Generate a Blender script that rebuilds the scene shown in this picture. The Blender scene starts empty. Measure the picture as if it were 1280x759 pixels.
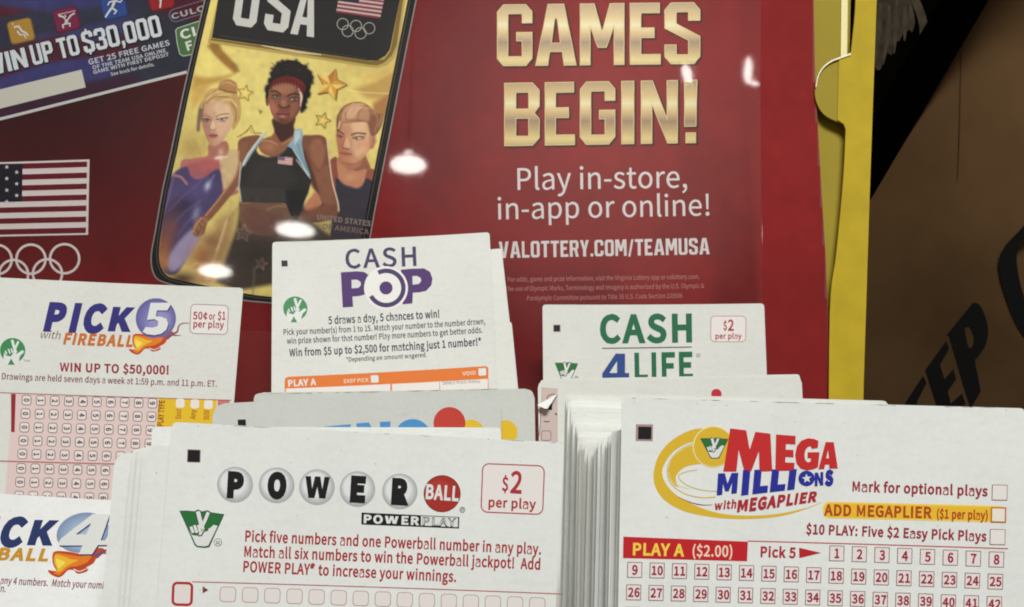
import bpy, bmesh, math, random
import numpy as np
from mathutils import Vector, Matrix
from mathutils.geometry import tessellate_polygon
random.seed(7)
rng = np.random.default_rng(11)
SC = bpy.context.scene
COL = SC.collection
R = math.radians

# ------------------------------------------------------------------ camera
PW, PH, FOC = 1280.0, 759.0, 1530.0          # size and focal length of the photograph, in its pixels
CX, CY = PW / 2, PH / 2
PITCH = 8.0
cam_d = bpy.data.cameras.new("camera")
cam = bpy.data.objects.new("camera", cam_d); COL.objects.link(cam)
cam_d.sensor_width = 36.0
cam_d.lens = 36.0 * FOC / PW
cam_d.clip_start, cam_d.clip_end = 0.01, 200
CAM = Matrix.Translation((0, 0, 1.30)) @ Matrix.Rotation(R(90 - PITCH), 4, 'X')
cam.matrix_world = CAM
SC.camera = cam
cam_d.dof.use_dof = True
cam_d.dof.focus_distance = 0.31
cam_d.dof.aperture_fstop = 90

# ------------------------------------------------------------------ world: a dim, uneven shop interior
world = bpy.data.worlds.new("World"); SC.world = world
world.use_nodes = True
wn = world.node_tree.nodes; wl = world.node_tree.links
wbg = wn["Background"]
wtc = wn.new("ShaderNodeTexCoord")
wns = wn.new("ShaderNodeTexNoise"); wns.inputs["Scale"].default_value = 3.2; wns.inputs["Detail"].default_value = 4
wrp = wn.new("ShaderNodeValToRGB")
wrp.color_ramp.elements[0].position = .36; wrp.color_ramp.elements[0].color = (.10, .09, .085, 1)
wrp.color_ramp.elements[1].position = .66; wrp.color_ramp.elements[1].color = (.62, .57, .54, 1)
wl.new(wtc.outputs["Generated"], wns.inputs["Vector"])
wl.new(wns.outputs["Fac"], wrp.inputs["Fac"])
haze_dot = wn.new("ShaderNodeVectorMath"); haze_dot.operation = 'DOT_PRODUCT'           # bright patch added to the surroundings, mirrored as haze in the clear cover
haze_dot.inputs[1].default_value = (0.06, -0.86, 0.50)
haze_ramp = wn.new("ShaderNodeMapRange"); haze_ramp.inputs[1].default_value = .980; haze_ramp.inputs[2].default_value = 1.0
haze_mix = wn.new("ShaderNodeMix"); haze_mix.data_type = 'RGBA'; haze_mix.blend_type = 'ADD'
haze_mix.inputs[7].default_value = (2.1, 1.85, 1.68, 1)
wl.new(wtc.outputs["Generated"], haze_dot.inputs[0]); wl.new(haze_dot.outputs["Value"], haze_ramp.inputs["Value"])
wl.new(haze_ramp.outputs[0], haze_mix.inputs[0]); wl.new(wrp.outputs["Color"], haze_mix.inputs[6])
wl.new(haze_mix.outputs[2], wbg.inputs["Color"])
wbg.inputs["Strength"].default_value = 0.38

# ------------------------------------------------------------------ shop ceiling light panel
ld = bpy.data.lights.new("ceiling_panel_light", 'AREA')
ld.shape = 'RECTANGLE'; ld.size, ld.size_y = 0.9, 0.5
ld.energy = 58; ld.color = (.99, 1.0, .99)
lo = bpy.data.objects.new("ceiling_panel_light", ld); COL.objects.link(lo)
lo.location = (0.22, -0.95, 3.2)
d = Vector((0, .36, 1.2)) - Vector(lo.location)
lo.rotation_euler = d.to_track_quat('-Z', 'Y').to_euler()
SC.view_settings.view_transform = 'Standard'
SC.view_settings.look = 'None'
SC.view_settings.exposure = 0.0
SC.view_settings.gamma = 1.0
SC.cycles.filter_width = 1.9
SC.cycles.max_bounces = 8
SC.cycles.transparent_max_bounces = 12

# ------------------------------------------------------------------ colours and materials
def lin(c):
    c = c / 255.0
    return c / 12.92 if c <= .04045 else ((c + .055) / 1.055) ** 2.4
def rgb(t, k=1.0):
    return tuple(min(.95, lin(v) * k) for v in t)
MATS = {}
def mat(name, col=(128, 128, 128), rough=.6, metal=0.0, k=1.0, noise=0.0, nscale=300.0, bump=0.0, spec=.4):
    if name in MATS: return MATS[name]
    m = bpy.data.materials.new(name); m.use_nodes = True
    nt = m.node_tree; b = nt.nodes["Principled BSDF"]
    c = rgb(col, k)
    b.inputs["Base Color"].default_value = (*c, 1)
    b.inputs["Roughness"].default_value = rough
    b.inputs["Metallic"].default_value = metal
    b.inputs["Specular IOR Level"].default_value = spec
    if noise or bump:
        tc = nt.nodes.new("ShaderNodeTexCoord")
        nz = nt.nodes.new("ShaderNodeTexNoise"); nz.inputs["Scale"].default_value = nscale; nz.inputs["Detail"].default_value = 5
        nt.links.new(tc.outputs["Object"], nz.inputs["Vector"])
        if noise:
            rp = nt.nodes.new("ShaderNodeValToRGB")
            rp.color_ramp.elements[0].position = .3; rp.color_ramp.elements[1].position = .7
            rp.color_ramp.elements[0].color = (*[v * (1 - noise) for v in c], 1)
            rp.color_ramp.elements[1].color = (*[min(1, v * (1 + noise)) for v in c], 1)
            nt.links.new(nz.outputs["Fac"], rp.inputs["Fac"])
            nt.links.new(rp.outputs["Color"], b.inputs["Base Color"])
        if bump:
            bp = nt.nodes.new("ShaderNodeBump"); bp.inputs["Strength"].default_value = bump; bp.inputs["Distance"].default_value = .0006
            nt.links.new(nz.outputs["Fac"], bp.inputs["Height"]); nt.links.new(bp.outputs["Normal"], b.inputs["Normal"])
    MATS[name] = m
    return m
def ink(col):
    """printing ink, named after its colour"""
    return mat("ink_%02x%02x%02x" % tuple(int(v) for v in col), col, .5, spec=.3)
def ink_brightened(m, k):
    """the same ink brightened, making up in colour for light lost behind the cover"""
    n = "brightened_" + m.name
    if n not in MATS:
        c = m.node_tree.nodes["Principled BSDF"].inputs["Base Color"].default_value
        MATS[n] = mat("tmp_" + n, (0, 0, 0), .55, spec=.1); MATS[n].name = n
        MATS[n].node_tree.nodes["Principled BSDF"].inputs["Base Color"].default_value = (min(.92, c[0] * k), min(.92, c[1] * k), min(.92, c[2] * k), 1)
    return MATS[n]
def paper_mat(name, col, specks=True):
    if name in MATS: return MATS[name]
    m = bpy.data.materials.new(name); m.use_nodes = True
    nt = m.node_tree; b = nt.nodes["Principled BSDF"]
    c = rgb(col)
    b.inputs["Roughness"].default_value = .62; b.inputs["Specular IOR Level"].default_value = .3
    tc = nt.nodes.new("ShaderNodeTexCoord")
    def nz(scale, detail):
        n = nt.nodes.new("ShaderNodeTexNoise"); n.inputs["Scale"].default_value = scale; n.inputs["Detail"].default_value = detail
        nt.links.new(tc.outputs["Object"], n.inputs["Vector"]); return n
    def ramp(f, p0, p1, c0, c1):
        r = nt.nodes.new("ShaderNodeValToRGB")
        r.color_ramp.elements[0].position = p0; r.color_ramp.elements[1].position = p1
        r.color_ramp.elements[0].color = (*c0, 1); r.color_ramp.elements[1].color = (*c1, 1)
        nt.links.new(f, r.inputs["Fac"]); return r
    def mul(a, bb, fac=1.0):
        x = nt.nodes.new("ShaderNodeMix"); x.data_type = 'RGBA'; x.blend_type = 'MULTIPLY'; x.inputs[0].default_value = fac
        nt.links.new(a, x.inputs[6]); nt.links.new(bb, x.inputs[7]); return x.outputs[2]
    big = nz(45, 4); fine = nz(900, 3)
    o = mul(ramp(big.outputs["Fac"], .3, .72, tuple(v * .95 for v in c), c).outputs["Color"],
            ramp(fine.outputs["Fac"], .3, .7, (.955, .955, .95), (1, 1, 1)).outputs["Color"])
    if specks:
        sp = nz(1300, 1)
        o = mul(o, ramp(sp.outputs["Fac"], .17, .21, (.45, .43, .40), (1, 1, 1)).outputs["Color"])
    mp = nt.nodes.new("ShaderNodeMapping"); mp.inputs["Scale"].default_value = (160, 520, 1)      # faint show-through of the print on the back
    nt.links.new(tc.outputs["Object"], mp.inputs["Vector"])
    st = nt.nodes.new("ShaderNodeTexNoise"); st.inputs["Scale"].default_value = 1.0; st.inputs["Detail"].default_value = 2
    nt.links.new(mp.outputs[0], st.inputs["Vector"])
    o = mul(o, ramp(st.outputs["Fac"], .52, .66, (1, 1, 1), (.974, .972, .97)).outputs["Color"])
    nt.links.new(o, b.inputs["Base Color"])
    bp = nt.nodes.new("ShaderNodeBump"); bp.inputs["Strength"].default_value = .25; bp.inputs["Distance"].default_value = .0002
    nt.links.new(big.outputs["Fac"], bp.inputs["Height"]); nt.links.new(bp.outputs["Normal"], b.inputs["Normal"])
    MATS[name] = m
    return m
def attr_mat(name, rough=.5):
    m = bpy.data.materials.new(name); m.use_nodes = True
    nt = m.node_tree; b = nt.nodes["Principled BSDF"]
    a = nt.nodes.new("ShaderNodeAttribute"); a.attribute_name = "Col"
    nt.links.new(a.outputs["Color"], b.inputs["Base Color"])
    b.inputs["Roughness"].default_value = rough; b.inputs["Specular IOR Level"].default_value = .08
    return m

# ------------------------------------------------------------------ 2-D shapes
def clean(pts):
    out = []
    for p in pts:
        if not out or (abs(p[0] - out[-1][0]) + abs(p[1] - out[-1][1])) > 1e-6: out.append((float(p[0]), float(p[1])))
    if len(out) > 2 and abs(out[0][0] - out[-1][0]) + abs(out[0][1] - out[-1][1]) < 1e-6: out.pop()
    return out
def fill2d(loops, offset=0.0):
    """filled flat shape with holes -> (N x 2 array, faces)"""
    loops = [clean(l) for l in loops]
    c0 = loops[0][0]
    if offset:
        def area(L): return sum(L[i][0] * L[(i + 1) % len(L)][1] - L[(i + 1) % len(L)][0] * L[i][1] for i in range(len(L)))
        def inside(p, L):
            c = False
            for i in range(len(L)):
                (x1, y1), (x2, y2) = L[i], L[(i + 1) % len(L)]
                if (y1 > p[1]) != (y2 > p[1]) and p[0] < (x2 - x1) * (p[1] - y1) / (y2 - y1) + x1: c = not c
            return c
        fixed = []
        for L in loops:
            hole = sum(inside(L[0], K) for K in loops if K is not L) % 2 == 1
            fixed.append(L if (area(L) > 0) != hole else L[::-1])
        loops = fixed
    k = bpy.data.curves.new("k", 'CURVE'); k.dimensions = '2D'; k.fill_mode = 'BOTH'; k.offset = offset
    for L in loops:
        s = k.splines.new('POLY'); s.points.add(len(L) - 1); s.use_cyclic_u = True
        for i, p in enumerate(L): s.points[i].co = (p[0] - c0[0], -(p[1] - c0[1]), 0, 1)
    o = bpy.data.objects.new("k", k)
    m = bpy.data.meshes.new_from_object(o)
    n = len(m.vertices)
    co = np.empty(n * 3); m.vertices.foreach_get("co", co); co = co.reshape(-1, 3)
    V = np.stack([co[:, 0] + c0[0], -co[:, 1] + c0[1]], 1)
    F = []
    for p in m.polygons:
        f = list(p.vertices)
        a, b, c = V[f[0]], V[f[1]], V[f[2]]
        if (b[0] - a[0]) * (c[1] - a[1]) - (b[1] - a[1]) * (c[0] - a[0]) > 0: f.reverse()   # image y runs down
        F.append(f)
    bpy.data.objects.remove(o); bpy.data.curves.remove(k); bpy.data.meshes.remove(m)
    return V, F
def ell(cx, cy, rx, ry=None, n=40, a0=0, a1=360, rot=0):
    ry = rx if ry is None else ry
    out = []
    full = abs(a1 - a0 - 360) < 1e-6
    for i in range(n if full else n + 1):
        a = R(a0 + (a1 - a0) * i / n)
        x, y = rx * math.cos(a), ry * math.sin(a)
        c, s = math.cos(R(rot)), math.sin(R(rot))
        out.append((cx + x * c - y * s, cy + x * s + y * c))
    return out
def rrect(cx, cy, w, h, r, rot=0, n=6):
    out = []
    for (sx, sy, a) in ((1, 1, 0), (-1, 1, 90), (-1, -1, 180), (1, -1, 270)):
        for i in range(n + 1):
            t = R(a + 90 * i / n)
            out.append((sx * (w / 2 - r) + r * math.cos(t), sy * (h / 2 - r) + r * math.sin(t)))
    c, s = math.cos(R(rot)), math.sin(R(rot))
    return [(cx + x * c - y * s, cy + x * s + y * c) for x, y in out]
def cr(pts, n=8, closed=True):
    """Catmull-Rom curve through the points"""
    P = [np.array(p, float) for p in pts]; N = len(P); out = []
    rg = range(N) if closed else range(N - 1)
    for i in rg:
        if closed: p0, p1, p2, p3 = P[(i - 1) % N], P[i], P[(i + 1) % N], P[(i + 2) % N]
        else: p0, p1, p2, p3 = P[max(i - 1, 0)], P[i], P[i + 1], P[min(i + 2, N - 1)]
        for j in range(n):
            t = j / n
            q = .5 * (2 * p1 + (p2 - p0) * t + (2 * p0 - 5 * p1 + 4 * p2 - p3) * t * t + (3 * p1 - p0 - 3 * p2 + p3) * t ** 3)
            out.append((q[0], q[1]))
    if not closed: out.append(tuple(P[-1]))
    return out
def ribbon(pts, w0, w1=None, wm=None):
    """a stroke of varying width as a closed loop"""
    P = np.array(pts, float); N = len(P)
    w1 = w0 if w1 is None else w1
    L, Rr = [], []
    for i in range(N):
        t = P[min(i + 1, N - 1)] - P[max(i - 1, 0)]; t = t / (np.linalg.norm(t) + 1e-9)
        nrm = np.array([-t[1], t[0]]); f = i / (N - 1)
        w = w0 + (w1 - w0) * f if wm is None else ((w0 + (wm - w0) * f * 2) if f < .5 else (wm + (w1 - wm) * (f - .5) * 2))
        L.append(tuple(P[i] + nrm * w / 2)); Rr.append(tuple(P[i] - nrm * w / 2))
    return L + Rr[::-1]
def crop(x0, y0, s):
    """points traced in an enlarged crop of the photograph -> photograph pixels"""
    return lambda *p: [(x0 + a / s, y0 + b / s) for a, b in p]

# a plain sans-serif alphabet kept here as outlines: character code, advance, loops of x, y (capital height 200)
OUTLINES = {
 65: (166, [[1, 0, 26, 0, 46, 61, 119, 61, 138, 0, 165, 0, 97, 200, 69, 200], [52, 81, 82, 180, 83, 180, 113, 81]]),
 66: (179, [[28, 0, 91, 0, 122, 4, 146, 15, 161, 33, 167, 59, 164, 77, 156, 91, 143, 101, 126, 106, 126, 108, 139, 114, 148, 124, 154, 137, 156, 151, 150, 174, 136, 189, 115, 197, 87, 200, 28, 200], [53, 115, 53, 180, 83, 180, 104, 178, 119, 173, 128, 163, 131, 148, 128, 134, 119, 124, 104, 117, 82, 115], [53, 20, 53, 95, 88, 95, 111, 93, 128, 87, 139, 76, 142, 59, 138, 42, 128, 30, 111, 23, 88, 20]]),
 67: (174, [[103, -4, 121, -2, 137, 4, 152, 13, 164, 25, 150, 41, 140, 32, 130, 25, 117, 20, 104, 19, 78, 24, 59, 41, 46, 67, 42, 101, 46, 134, 59, 160, 79, 176, 105, 181, 117, 180, 128, 176, 146, 163, 159, 179, 149, 188, 137, 196, 122, 202, 105, 204, 69, 196, 41, 176, 23, 143, 16, 100, 22, 56, 41, 24, 68, 3]]),
 68: (188, [[28, 0, 79, 0, 119, 7, 148, 27, 166, 58, 172, 101, 166, 143, 148, 174, 118, 193, 77, 200, 28, 200], [53, 21, 53, 180, 75, 180, 106, 174, 128, 159, 141, 134, 146, 101, 141, 67, 128, 42, 106, 26, 75, 21]]),
 69: (161, [[28, 0, 146, 0, 146, 22, 53, 22, 53, 94, 129, 94, 129, 116, 53, 116, 53, 179, 143, 179, 143, 200, 28, 200]]),
 70: (151, [[28, 0, 53, 0, 53, 90, 129, 90, 129, 111, 53, 111, 53, 179, 143, 179, 143, 200, 28, 200]]),
 71: (188, [[106, -4, 125, -2, 142, 3, 157, 10, 168, 20, 168, 104, 102, 104, 102, 83, 145, 83, 145, 30, 138, 25, 119, 19, 109, 19, 80, 24, 59, 41, 46, 67, 42, 101, 46, 134, 60, 160, 81, 176, 108, 181, 122, 180, 134, 176, 143, 170, 151, 163, 165, 179, 155, 188, 142, 196, 127, 201, 108, 204, 71, 196, 42, 176, 23, 143, 16, 100, 23, 56, 41, 24, 70, 3]]),
 72: (199, [[28, 0, 53, 0, 53, 94, 146, 94, 146, 0, 171, 0, 171, 200, 146, 200, 146, 116, 53, 116, 53, 200, 28, 200]]),
 73: (80, [[28, 0, 53, 0, 53, 200, 28, 200]]),
 74: (146, [[65, -4, 90, 1, 107, 15, 117, 34, 120, 59, 120, 200, 94, 200, 94, 61, 92, 42, 86, 28, 76, 21, 62, 19, 52, 20, 43, 24, 35, 31, 28, 41, 10, 28, 20, 14, 32, 5, 47, -2]]),
 75: (176, [[28, 0, 53, 0, 53, 63, 87, 104, 147, 0, 175, 0, 103, 124, 166, 200, 137, 200, 53, 100, 53, 200, 28, 200]]),
 76: (148, [[28, 0, 140, 0, 140, 22, 53, 22, 53, 200, 28, 200]]),
 77: (222, [[28, 0, 50, 0, 50, 125, 47, 170, 48, 170, 102, 20, 119, 20, 173, 170, 174, 170, 171, 125, 171, 0, 194, 0, 194, 200, 164, 200, 115, 62, 112, 51, 111, 51, 58, 200, 28, 200]]),
 78: (197, [[28, 0, 51, 0, 51, 121, 48, 168, 49, 168, 71, 126, 144, 0, 170, 0, 170, 200, 146, 200, 146, 80, 149, 33, 148, 33, 126, 74, 53, 200, 28, 200]]),
 79: (202, [[101, -4, 136, 4, 163, 25, 180, 57, 187, 101, 180, 144, 163, 176, 136, 196, 101, 204, 67, 196, 40, 176, 22, 144, 16, 101, 22, 57, 40, 25, 67, 4], [101, 19, 77, 24, 58, 41, 46, 67, 42, 101, 46, 134, 58, 160, 77, 176, 101, 181, 126, 176, 144, 160, 156, 134, 161, 101, 156, 67, 144, 41, 126, 24]]),
 80: (173, [[28, 0, 53, 0, 53, 80, 86, 80, 116, 83, 139, 95, 154, 114, 159, 141, 154, 169, 139, 187, 115, 197, 85, 200, 28, 200], [53, 100, 53, 180, 81, 180, 104, 178, 121, 171, 131, 160, 134, 141, 131, 123, 122, 110, 105, 103, 82, 100]]),
 81: (202, [[101, 17, 77, 23, 58, 40, 46, 66, 42, 101, 46, 134, 58, 160, 77, 176, 101, 181, 126, 176, 144, 160, 156, 134, 161, 101, 156, 66, 144, 40, 126, 23], [162, -50, 179, -49, 191, -46, 186, -26, 171, -29, 150, -28, 136, -22, 124, -14, 116, -2, 145, 9, 167, 30, 182, 61, 187, 101, 180, 144, 163, 176, 136, 196, 101, 204, 67, 196, 40, 176, 22, 144, 16, 101, 21, 61, 36, 29, 59, 8, 89, -3, 100, -22, 116, -37, 137, -47]]),
 82: (173, [[53, 105, 53, 180, 86, 180, 107, 178, 122, 172, 132, 161, 135, 144, 132, 127, 122, 115, 107, 107, 86, 105], [137, 0, 166, 0, 115, 88, 133, 95, 148, 107, 157, 123, 160, 144, 155, 170, 140, 188, 118, 197, 90, 200, 28, 200, 28, 0, 53, 0, 53, 85, 89, 85]]),
 83: (163, [[83, -4, 111, 1, 133, 13, 146, 31, 151, 53, 148, 73, 139, 87, 126, 98, 110, 107, 70, 124, 59, 131, 51, 140, 48, 153, 51, 165, 58, 174, 70, 179, 85, 181, 99, 180, 111, 176, 121, 171, 131, 163, 144, 179, 132, 189, 118, 197, 103, 202, 85, 204, 60, 200, 40, 189, 27, 172, 22, 151, 26, 131, 36, 117, 49, 107, 63, 99, 105, 81, 116, 73, 123, 64, 125, 51, 122, 38, 114, 28, 101, 21, 83, 19, 68, 20, 53, 25, 40, 33, 28, 43, 13, 26, 27, 14, 44, 4, 62, -1]]),
 84: (163, [[69, 0, 94, 0, 94, 179, 155, 179, 155, 200, 8, 200, 8, 179, 69, 179]]),
 85: (197, [[98, -4, 127, 1, 150, 15, 165, 42, 170, 82, 170, 200, 146, 200, 146, 82, 142, 52, 132, 32, 117, 22, 98, 19, 80, 22, 65, 32, 55, 52, 52, 82, 52, 200, 27, 200, 27, 82, 32, 42, 47, 15, 70, 1]]),
 86: (157, [[64, 0, 93, 0, 157, 200, 131, 200, 80, 26, 79, 26, 73, 43, 27, 200, 0, 200]]),
 87: (240, [[49, 0, 79, 0, 119, 166, 120, 166, 130, 121, 160, 0, 191, 0, 232, 200, 208, 200, 178, 43, 176, 26, 174, 26, 160, 91, 132, 200, 109, 200, 81, 91, 67, 26, 66, 26, 33, 200, 7, 200]]),
 88: (156, [[5, 0, 31, 0, 76, 86, 77, 86, 124, 0, 152, 0, 93, 102, 148, 200, 121, 200, 80, 120, 79, 120, 36, 200, 8, 200, 63, 103]]),
 89: (145, [[60, 0, 85, 0, 85, 77, 145, 200, 119, 200, 93, 144, 84, 122, 73, 100, 72, 100, 26, 200, 0, 200, 60, 77]]),
 90: (165, [[14, 0, 152, 0, 152, 22, 45, 22, 150, 185, 150, 200, 23, 200, 23, 179, 119, 179, 14, 15]]),
 97: (154, [[59, -4, 73, -2, 97, 9, 109, 18, 111, 0, 132, 0, 132, 91, 129, 116, 120, 135, 104, 148, 80, 152, 63, 150, 47, 146, 22, 133, 32, 115, 41, 121, 64, 130, 76, 131, 91, 128, 101, 120, 106, 108, 107, 94, 66, 87, 38, 76, 21, 60, 16, 38, 19, 21, 28, 7, 42, -1], [66, 17, 56, 18, 48, 22, 42, 29, 40, 40, 44, 53, 55, 64, 75, 72, 107, 77, 107, 36, 87, 22, 77, 18]]),
 98: (169, [[90, -4, 115, 2, 135, 17, 149, 42, 155, 76, 151, 108, 140, 131, 121, 147, 96, 152, 83, 150, 71, 146, 49, 131, 50, 217, 25, 217, 25, 0, 45, 0, 47, 15, 58, 7, 69, 1], [86, 17, 78, 18, 69, 21, 50, 33, 50, 111, 70, 126, 80, 130, 89, 131, 108, 127, 120, 116, 127, 99, 129, 76, 126, 52, 117, 33, 103, 21]]),
 99: (139, [[83, -4, 109, 1, 121, 7, 132, 15, 121, 32, 105, 21, 96, 18, 86, 17, 67, 21, 53, 33, 43, 51, 40, 74, 43, 97, 53, 115, 68, 127, 86, 131, 95, 130, 109, 123, 116, 118, 129, 135, 110, 147, 99, 151, 85, 152, 58, 147, 35, 131, 20, 107, 14, 74, 19, 41, 34, 17, 56, 2]]),
 100: (169, [[76, -4, 88, -2, 111, 9, 121, 17, 124, 0, 144, 0, 144, 217, 119, 217, 120, 135, 111, 142, 91, 151, 79, 152, 54, 147, 34, 131, 20, 106, 14, 74, 19, 41, 31, 17, 50, 2], [81, 17, 64, 21, 51, 32, 43, 50, 40, 74, 43, 97, 53, 115, 66, 127, 83, 131, 92, 130, 110, 123, 119, 115, 119, 38, 110, 29, 101, 22]]),
 101: (151, [[85, -4, 112, 1, 134, 11, 125, 28, 108, 19, 88, 16, 69, 20, 53, 30, 43, 47, 39, 68, 139, 68, 140, 82, 136, 111, 124, 133, 106, 147, 80, 152, 56, 147, 35, 131, 20, 107, 14, 74, 20, 41, 35, 17, 57, 2], [38, 86, 43, 106, 53, 120, 66, 129, 81, 132, 97, 129, 108, 120, 115, 106, 118, 86]]),
 102: (89, [[9, 128, 29, 128, 29, 0, 54, 0, 54, 128, 85, 128, 85, 148, 54, 148, 55, 184, 59, 193, 66, 199, 79, 201, 88, 199, 92, 197, 97, 216, 72, 221, 53, 217, 40, 208, 32, 192, 29, 172, 29, 148, 9, 147]]),
 103: (154, [[75, -68, 106, -64, 130, -53, 145, -37, 150, -17, 147, -1, 137, 10, 121, 16, 98, 18, 69, 18, 57, 19, 49, 23, 45, 28, 43, 34, 46, 45, 49, 49, 53, 52, 69, 47, 75, 47, 96, 51, 113, 61, 125, 77, 129, 98, 126, 116, 117, 129, 147, 129, 147, 148, 96, 148, 81, 152, 75, 152, 54, 148, 36, 138, 24, 121, 19, 99, 21, 86, 25, 75, 39, 58, 33, 53, 28, 47, 24, 39, 22, 31, 23, 22, 30, 10, 36, 6, 36, 5, 26, -2, 15, -19, 14, -29, 18, -46, 31, -58, 50, -66], [75, 64, 63, 66, 53, 73, 46, 84, 43, 99, 46, 114, 53, 125, 63, 131, 75, 134, 87, 131, 97, 125, 104, 114, 106, 99, 104, 84, 97, 73, 87, 66], [79, -51, 60, -49, 47, -44, 39, -36, 36, -25, 39, -12, 44, -6, 51, 0, 70, -2, 108, -3, 118, -6, 124, -12, 126, -21, 122, -32, 113, -42, 98, -48]]),
 104: (166, [[25, 0, 50, 0, 50, 108, 70, 124, 80, 129, 91, 130, 103, 128, 112, 121, 117, 109, 119, 91, 119, 0, 144, 0, 144, 94, 141, 119, 133, 137, 118, 148, 98, 152, 84, 150, 71, 145, 60, 137, 49, 127, 50, 217, 25, 217]]),
 105: (75, [[25, 0, 50, 0, 50, 148, 25, 148], [38, 179, 44, 180, 50, 183, 53, 189, 54, 195, 53, 202, 50, 207, 44, 210, 38, 211, 31, 210, 26, 207, 22, 202, 21, 195, 22, 189, 26, 183, 31, 180]]),
 106: (75, [[10, -66, 28, -63, 41, -53, 48, -37, 50, -17, 50, 148, 25, 148, 25, -29, 22, -38, 16, -44, 3, -46, -7, -43, -12, -62, 3, -66], [38, 179, 44, 180, 50, 183, 53, 189, 54, 195, 53, 202, 50, 207, 44, 210, 38, 211, 31, 210, 26, 207, 22, 202, 21, 195, 22, 189, 26, 183, 31, 180]]),
 107: (151, [[25, 0, 50, 0, 50, 39, 77, 71, 121, 0, 148, 0, 92, 88, 141, 148, 114, 148, 51, 70, 50, 70, 50, 217, 25, 217]]),
 108: (77, [[51, -4, 66, -1, 62, 18, 57, 17, 52, 20, 50, 28, 50, 217, 25, 217, 25, 29, 27, 15, 31, 5, 39, -1]]),
 109: (253, [[25, 0, 50, 0, 50, 108, 70, 125, 79, 129, 87, 130, 100, 128, 108, 121, 113, 109, 115, 91, 115, 0, 140, 0, 140, 108, 159, 125, 168, 129, 177, 130, 189, 128, 198, 121, 203, 109, 205, 91, 205, 0, 229, 0, 229, 94, 227, 119, 218, 137, 204, 148, 185, 152, 172, 150, 159, 144, 147, 135, 136, 124, 130, 135, 121, 144, 110, 150, 95, 152, 82, 150, 70, 145, 59, 137, 48, 127, 46, 148, 25, 148]]),
 110: (166, [[25, 0, 50, 0, 50, 108, 70, 124, 80, 129, 91, 130, 103, 128, 112, 121, 117, 109, 119, 91, 119, 0, 144, 0, 144, 94, 141, 119, 133, 137, 118, 148, 98, 152, 84, 150, 71, 145, 59, 137, 48, 127, 46, 148, 25, 148]]),
 111: (165, [[83, -4, 109, 2, 131, 17, 146, 41, 151, 74, 146, 107, 131, 131, 109, 147, 83, 152, 57, 147, 35, 131, 20, 107, 14, 74, 20, 41, 35, 17, 57, 2], [83, 17, 65, 21, 52, 33, 43, 51, 40, 74, 43, 97, 52, 115, 65, 127, 83, 131, 100, 127, 114, 115, 123, 97, 126, 74, 123, 51, 114, 33, 100, 21]]),
 112: (169, [[25, -62, 50, -62, 49, 14, 60, 6, 70, 1, 90, -4, 115, 2, 135, 17, 149, 42, 155, 76, 151, 108, 140, 131, 121, 147, 96, 152, 83, 150, 71, 146, 48, 131, 46, 148, 25, 148], [86, 17, 78, 18, 69, 21, 50, 33, 50, 111, 71, 126, 80, 130, 89, 131, 108, 127, 120, 116, 127, 99, 129, 76, 126, 52, 117, 33, 103, 21]]),
 113: (169, [[119, -62, 144, -62, 144, 148, 124, 148, 122, 134, 111, 142, 102, 147, 91, 151, 79, 152, 54, 147, 34, 131, 20, 106, 14, 74, 19, 41, 31, 17, 50, 2, 76, -4, 88, -2, 100, 2, 111, 9, 120, 17], [81, 17, 64, 21, 51, 32, 43, 50, 40, 74, 43, 97, 53, 115, 66, 127, 83, 131, 92, 130, 110, 123, 119, 115, 119, 38, 110, 29, 101, 22]]),
 114: (106, [[25, 0, 50, 0, 50, 95, 58, 111, 68, 122, 78, 128, 87, 130, 102, 127, 106, 149, 95, 152, 79, 150, 67, 144, 57, 134, 49, 121, 48, 121, 46, 148, 25, 148]]),
 115: (128, [[64, -4, 87, 0, 104, 9, 114, 23, 118, 40, 114, 58, 103, 70, 89, 79, 50, 95, 43, 102, 41, 111, 42, 119, 47, 126, 56, 131, 68, 133, 78, 132, 94, 125, 102, 120, 114, 135, 104, 142, 94, 147, 81, 151, 68, 152, 46, 149, 30, 140, 20, 126, 17, 110, 21, 94, 31, 82, 45, 73, 72, 62, 83, 56, 91, 49, 94, 39, 92, 30, 87, 23, 78, 18, 65, 16, 52, 17, 31, 26, 21, 34, 9, 17, 20, 9, 34, 2, 48, -2]]),
 116: (103, [[71, -4, 86, -2, 99, 2, 94, 21, 81, 17, 66, 19, 59, 24, 55, 33, 54, 45, 54, 128, 95, 128, 95, 148, 54, 148, 54, 190, 34, 190, 31, 148, 7, 147, 7, 128, 29, 128, 29, 46, 32, 26, 39, 10, 52, 0]]),
 117: (166, [[68, -4, 83, -2, 95, 4, 107, 12, 117, 23, 118, 23, 120, 0, 141, 0, 141, 148, 116, 148, 116, 43, 106, 32, 96, 24, 87, 19, 76, 18, 63, 20, 55, 27, 50, 40, 48, 57, 48, 148, 23, 148, 23, 54, 26, 29, 34, 11, 48, 0]]),
 118: (142, [[57, 0, 86, 0, 139, 148, 114, 148, 72, 20, 71, 20, 29, 148, 4, 148]]),
 119: (219, [[49, 0, 77, 0, 109, 123, 110, 123, 120, 80, 141, 0, 172, 0, 212, 148, 188, 148, 157, 21, 156, 21, 122, 148, 98, 148, 65, 21, 64, 21, 55, 62, 33, 148, 7, 148]]),
 120: (136, [[4, 0, 30, 0, 65, 61, 67, 61, 105, 0, 132, 0, 83, 75, 128, 148, 102, 148, 71, 91, 69, 91, 58, 109, 55, 116, 35, 148, 8, 148, 53, 77]]),
 121: (142, [[28, -64, 47, -60, 62, -49, 74, -33, 83, -13, 139, 148, 114, 148, 76, 24, 74, 24, 29, 148, 4, 148, 63, 0, 60, -11, 54, -24, 47, -34, 38, -41, 20, -43, 15, -41, 10, -61, 23, -64]]),
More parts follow.
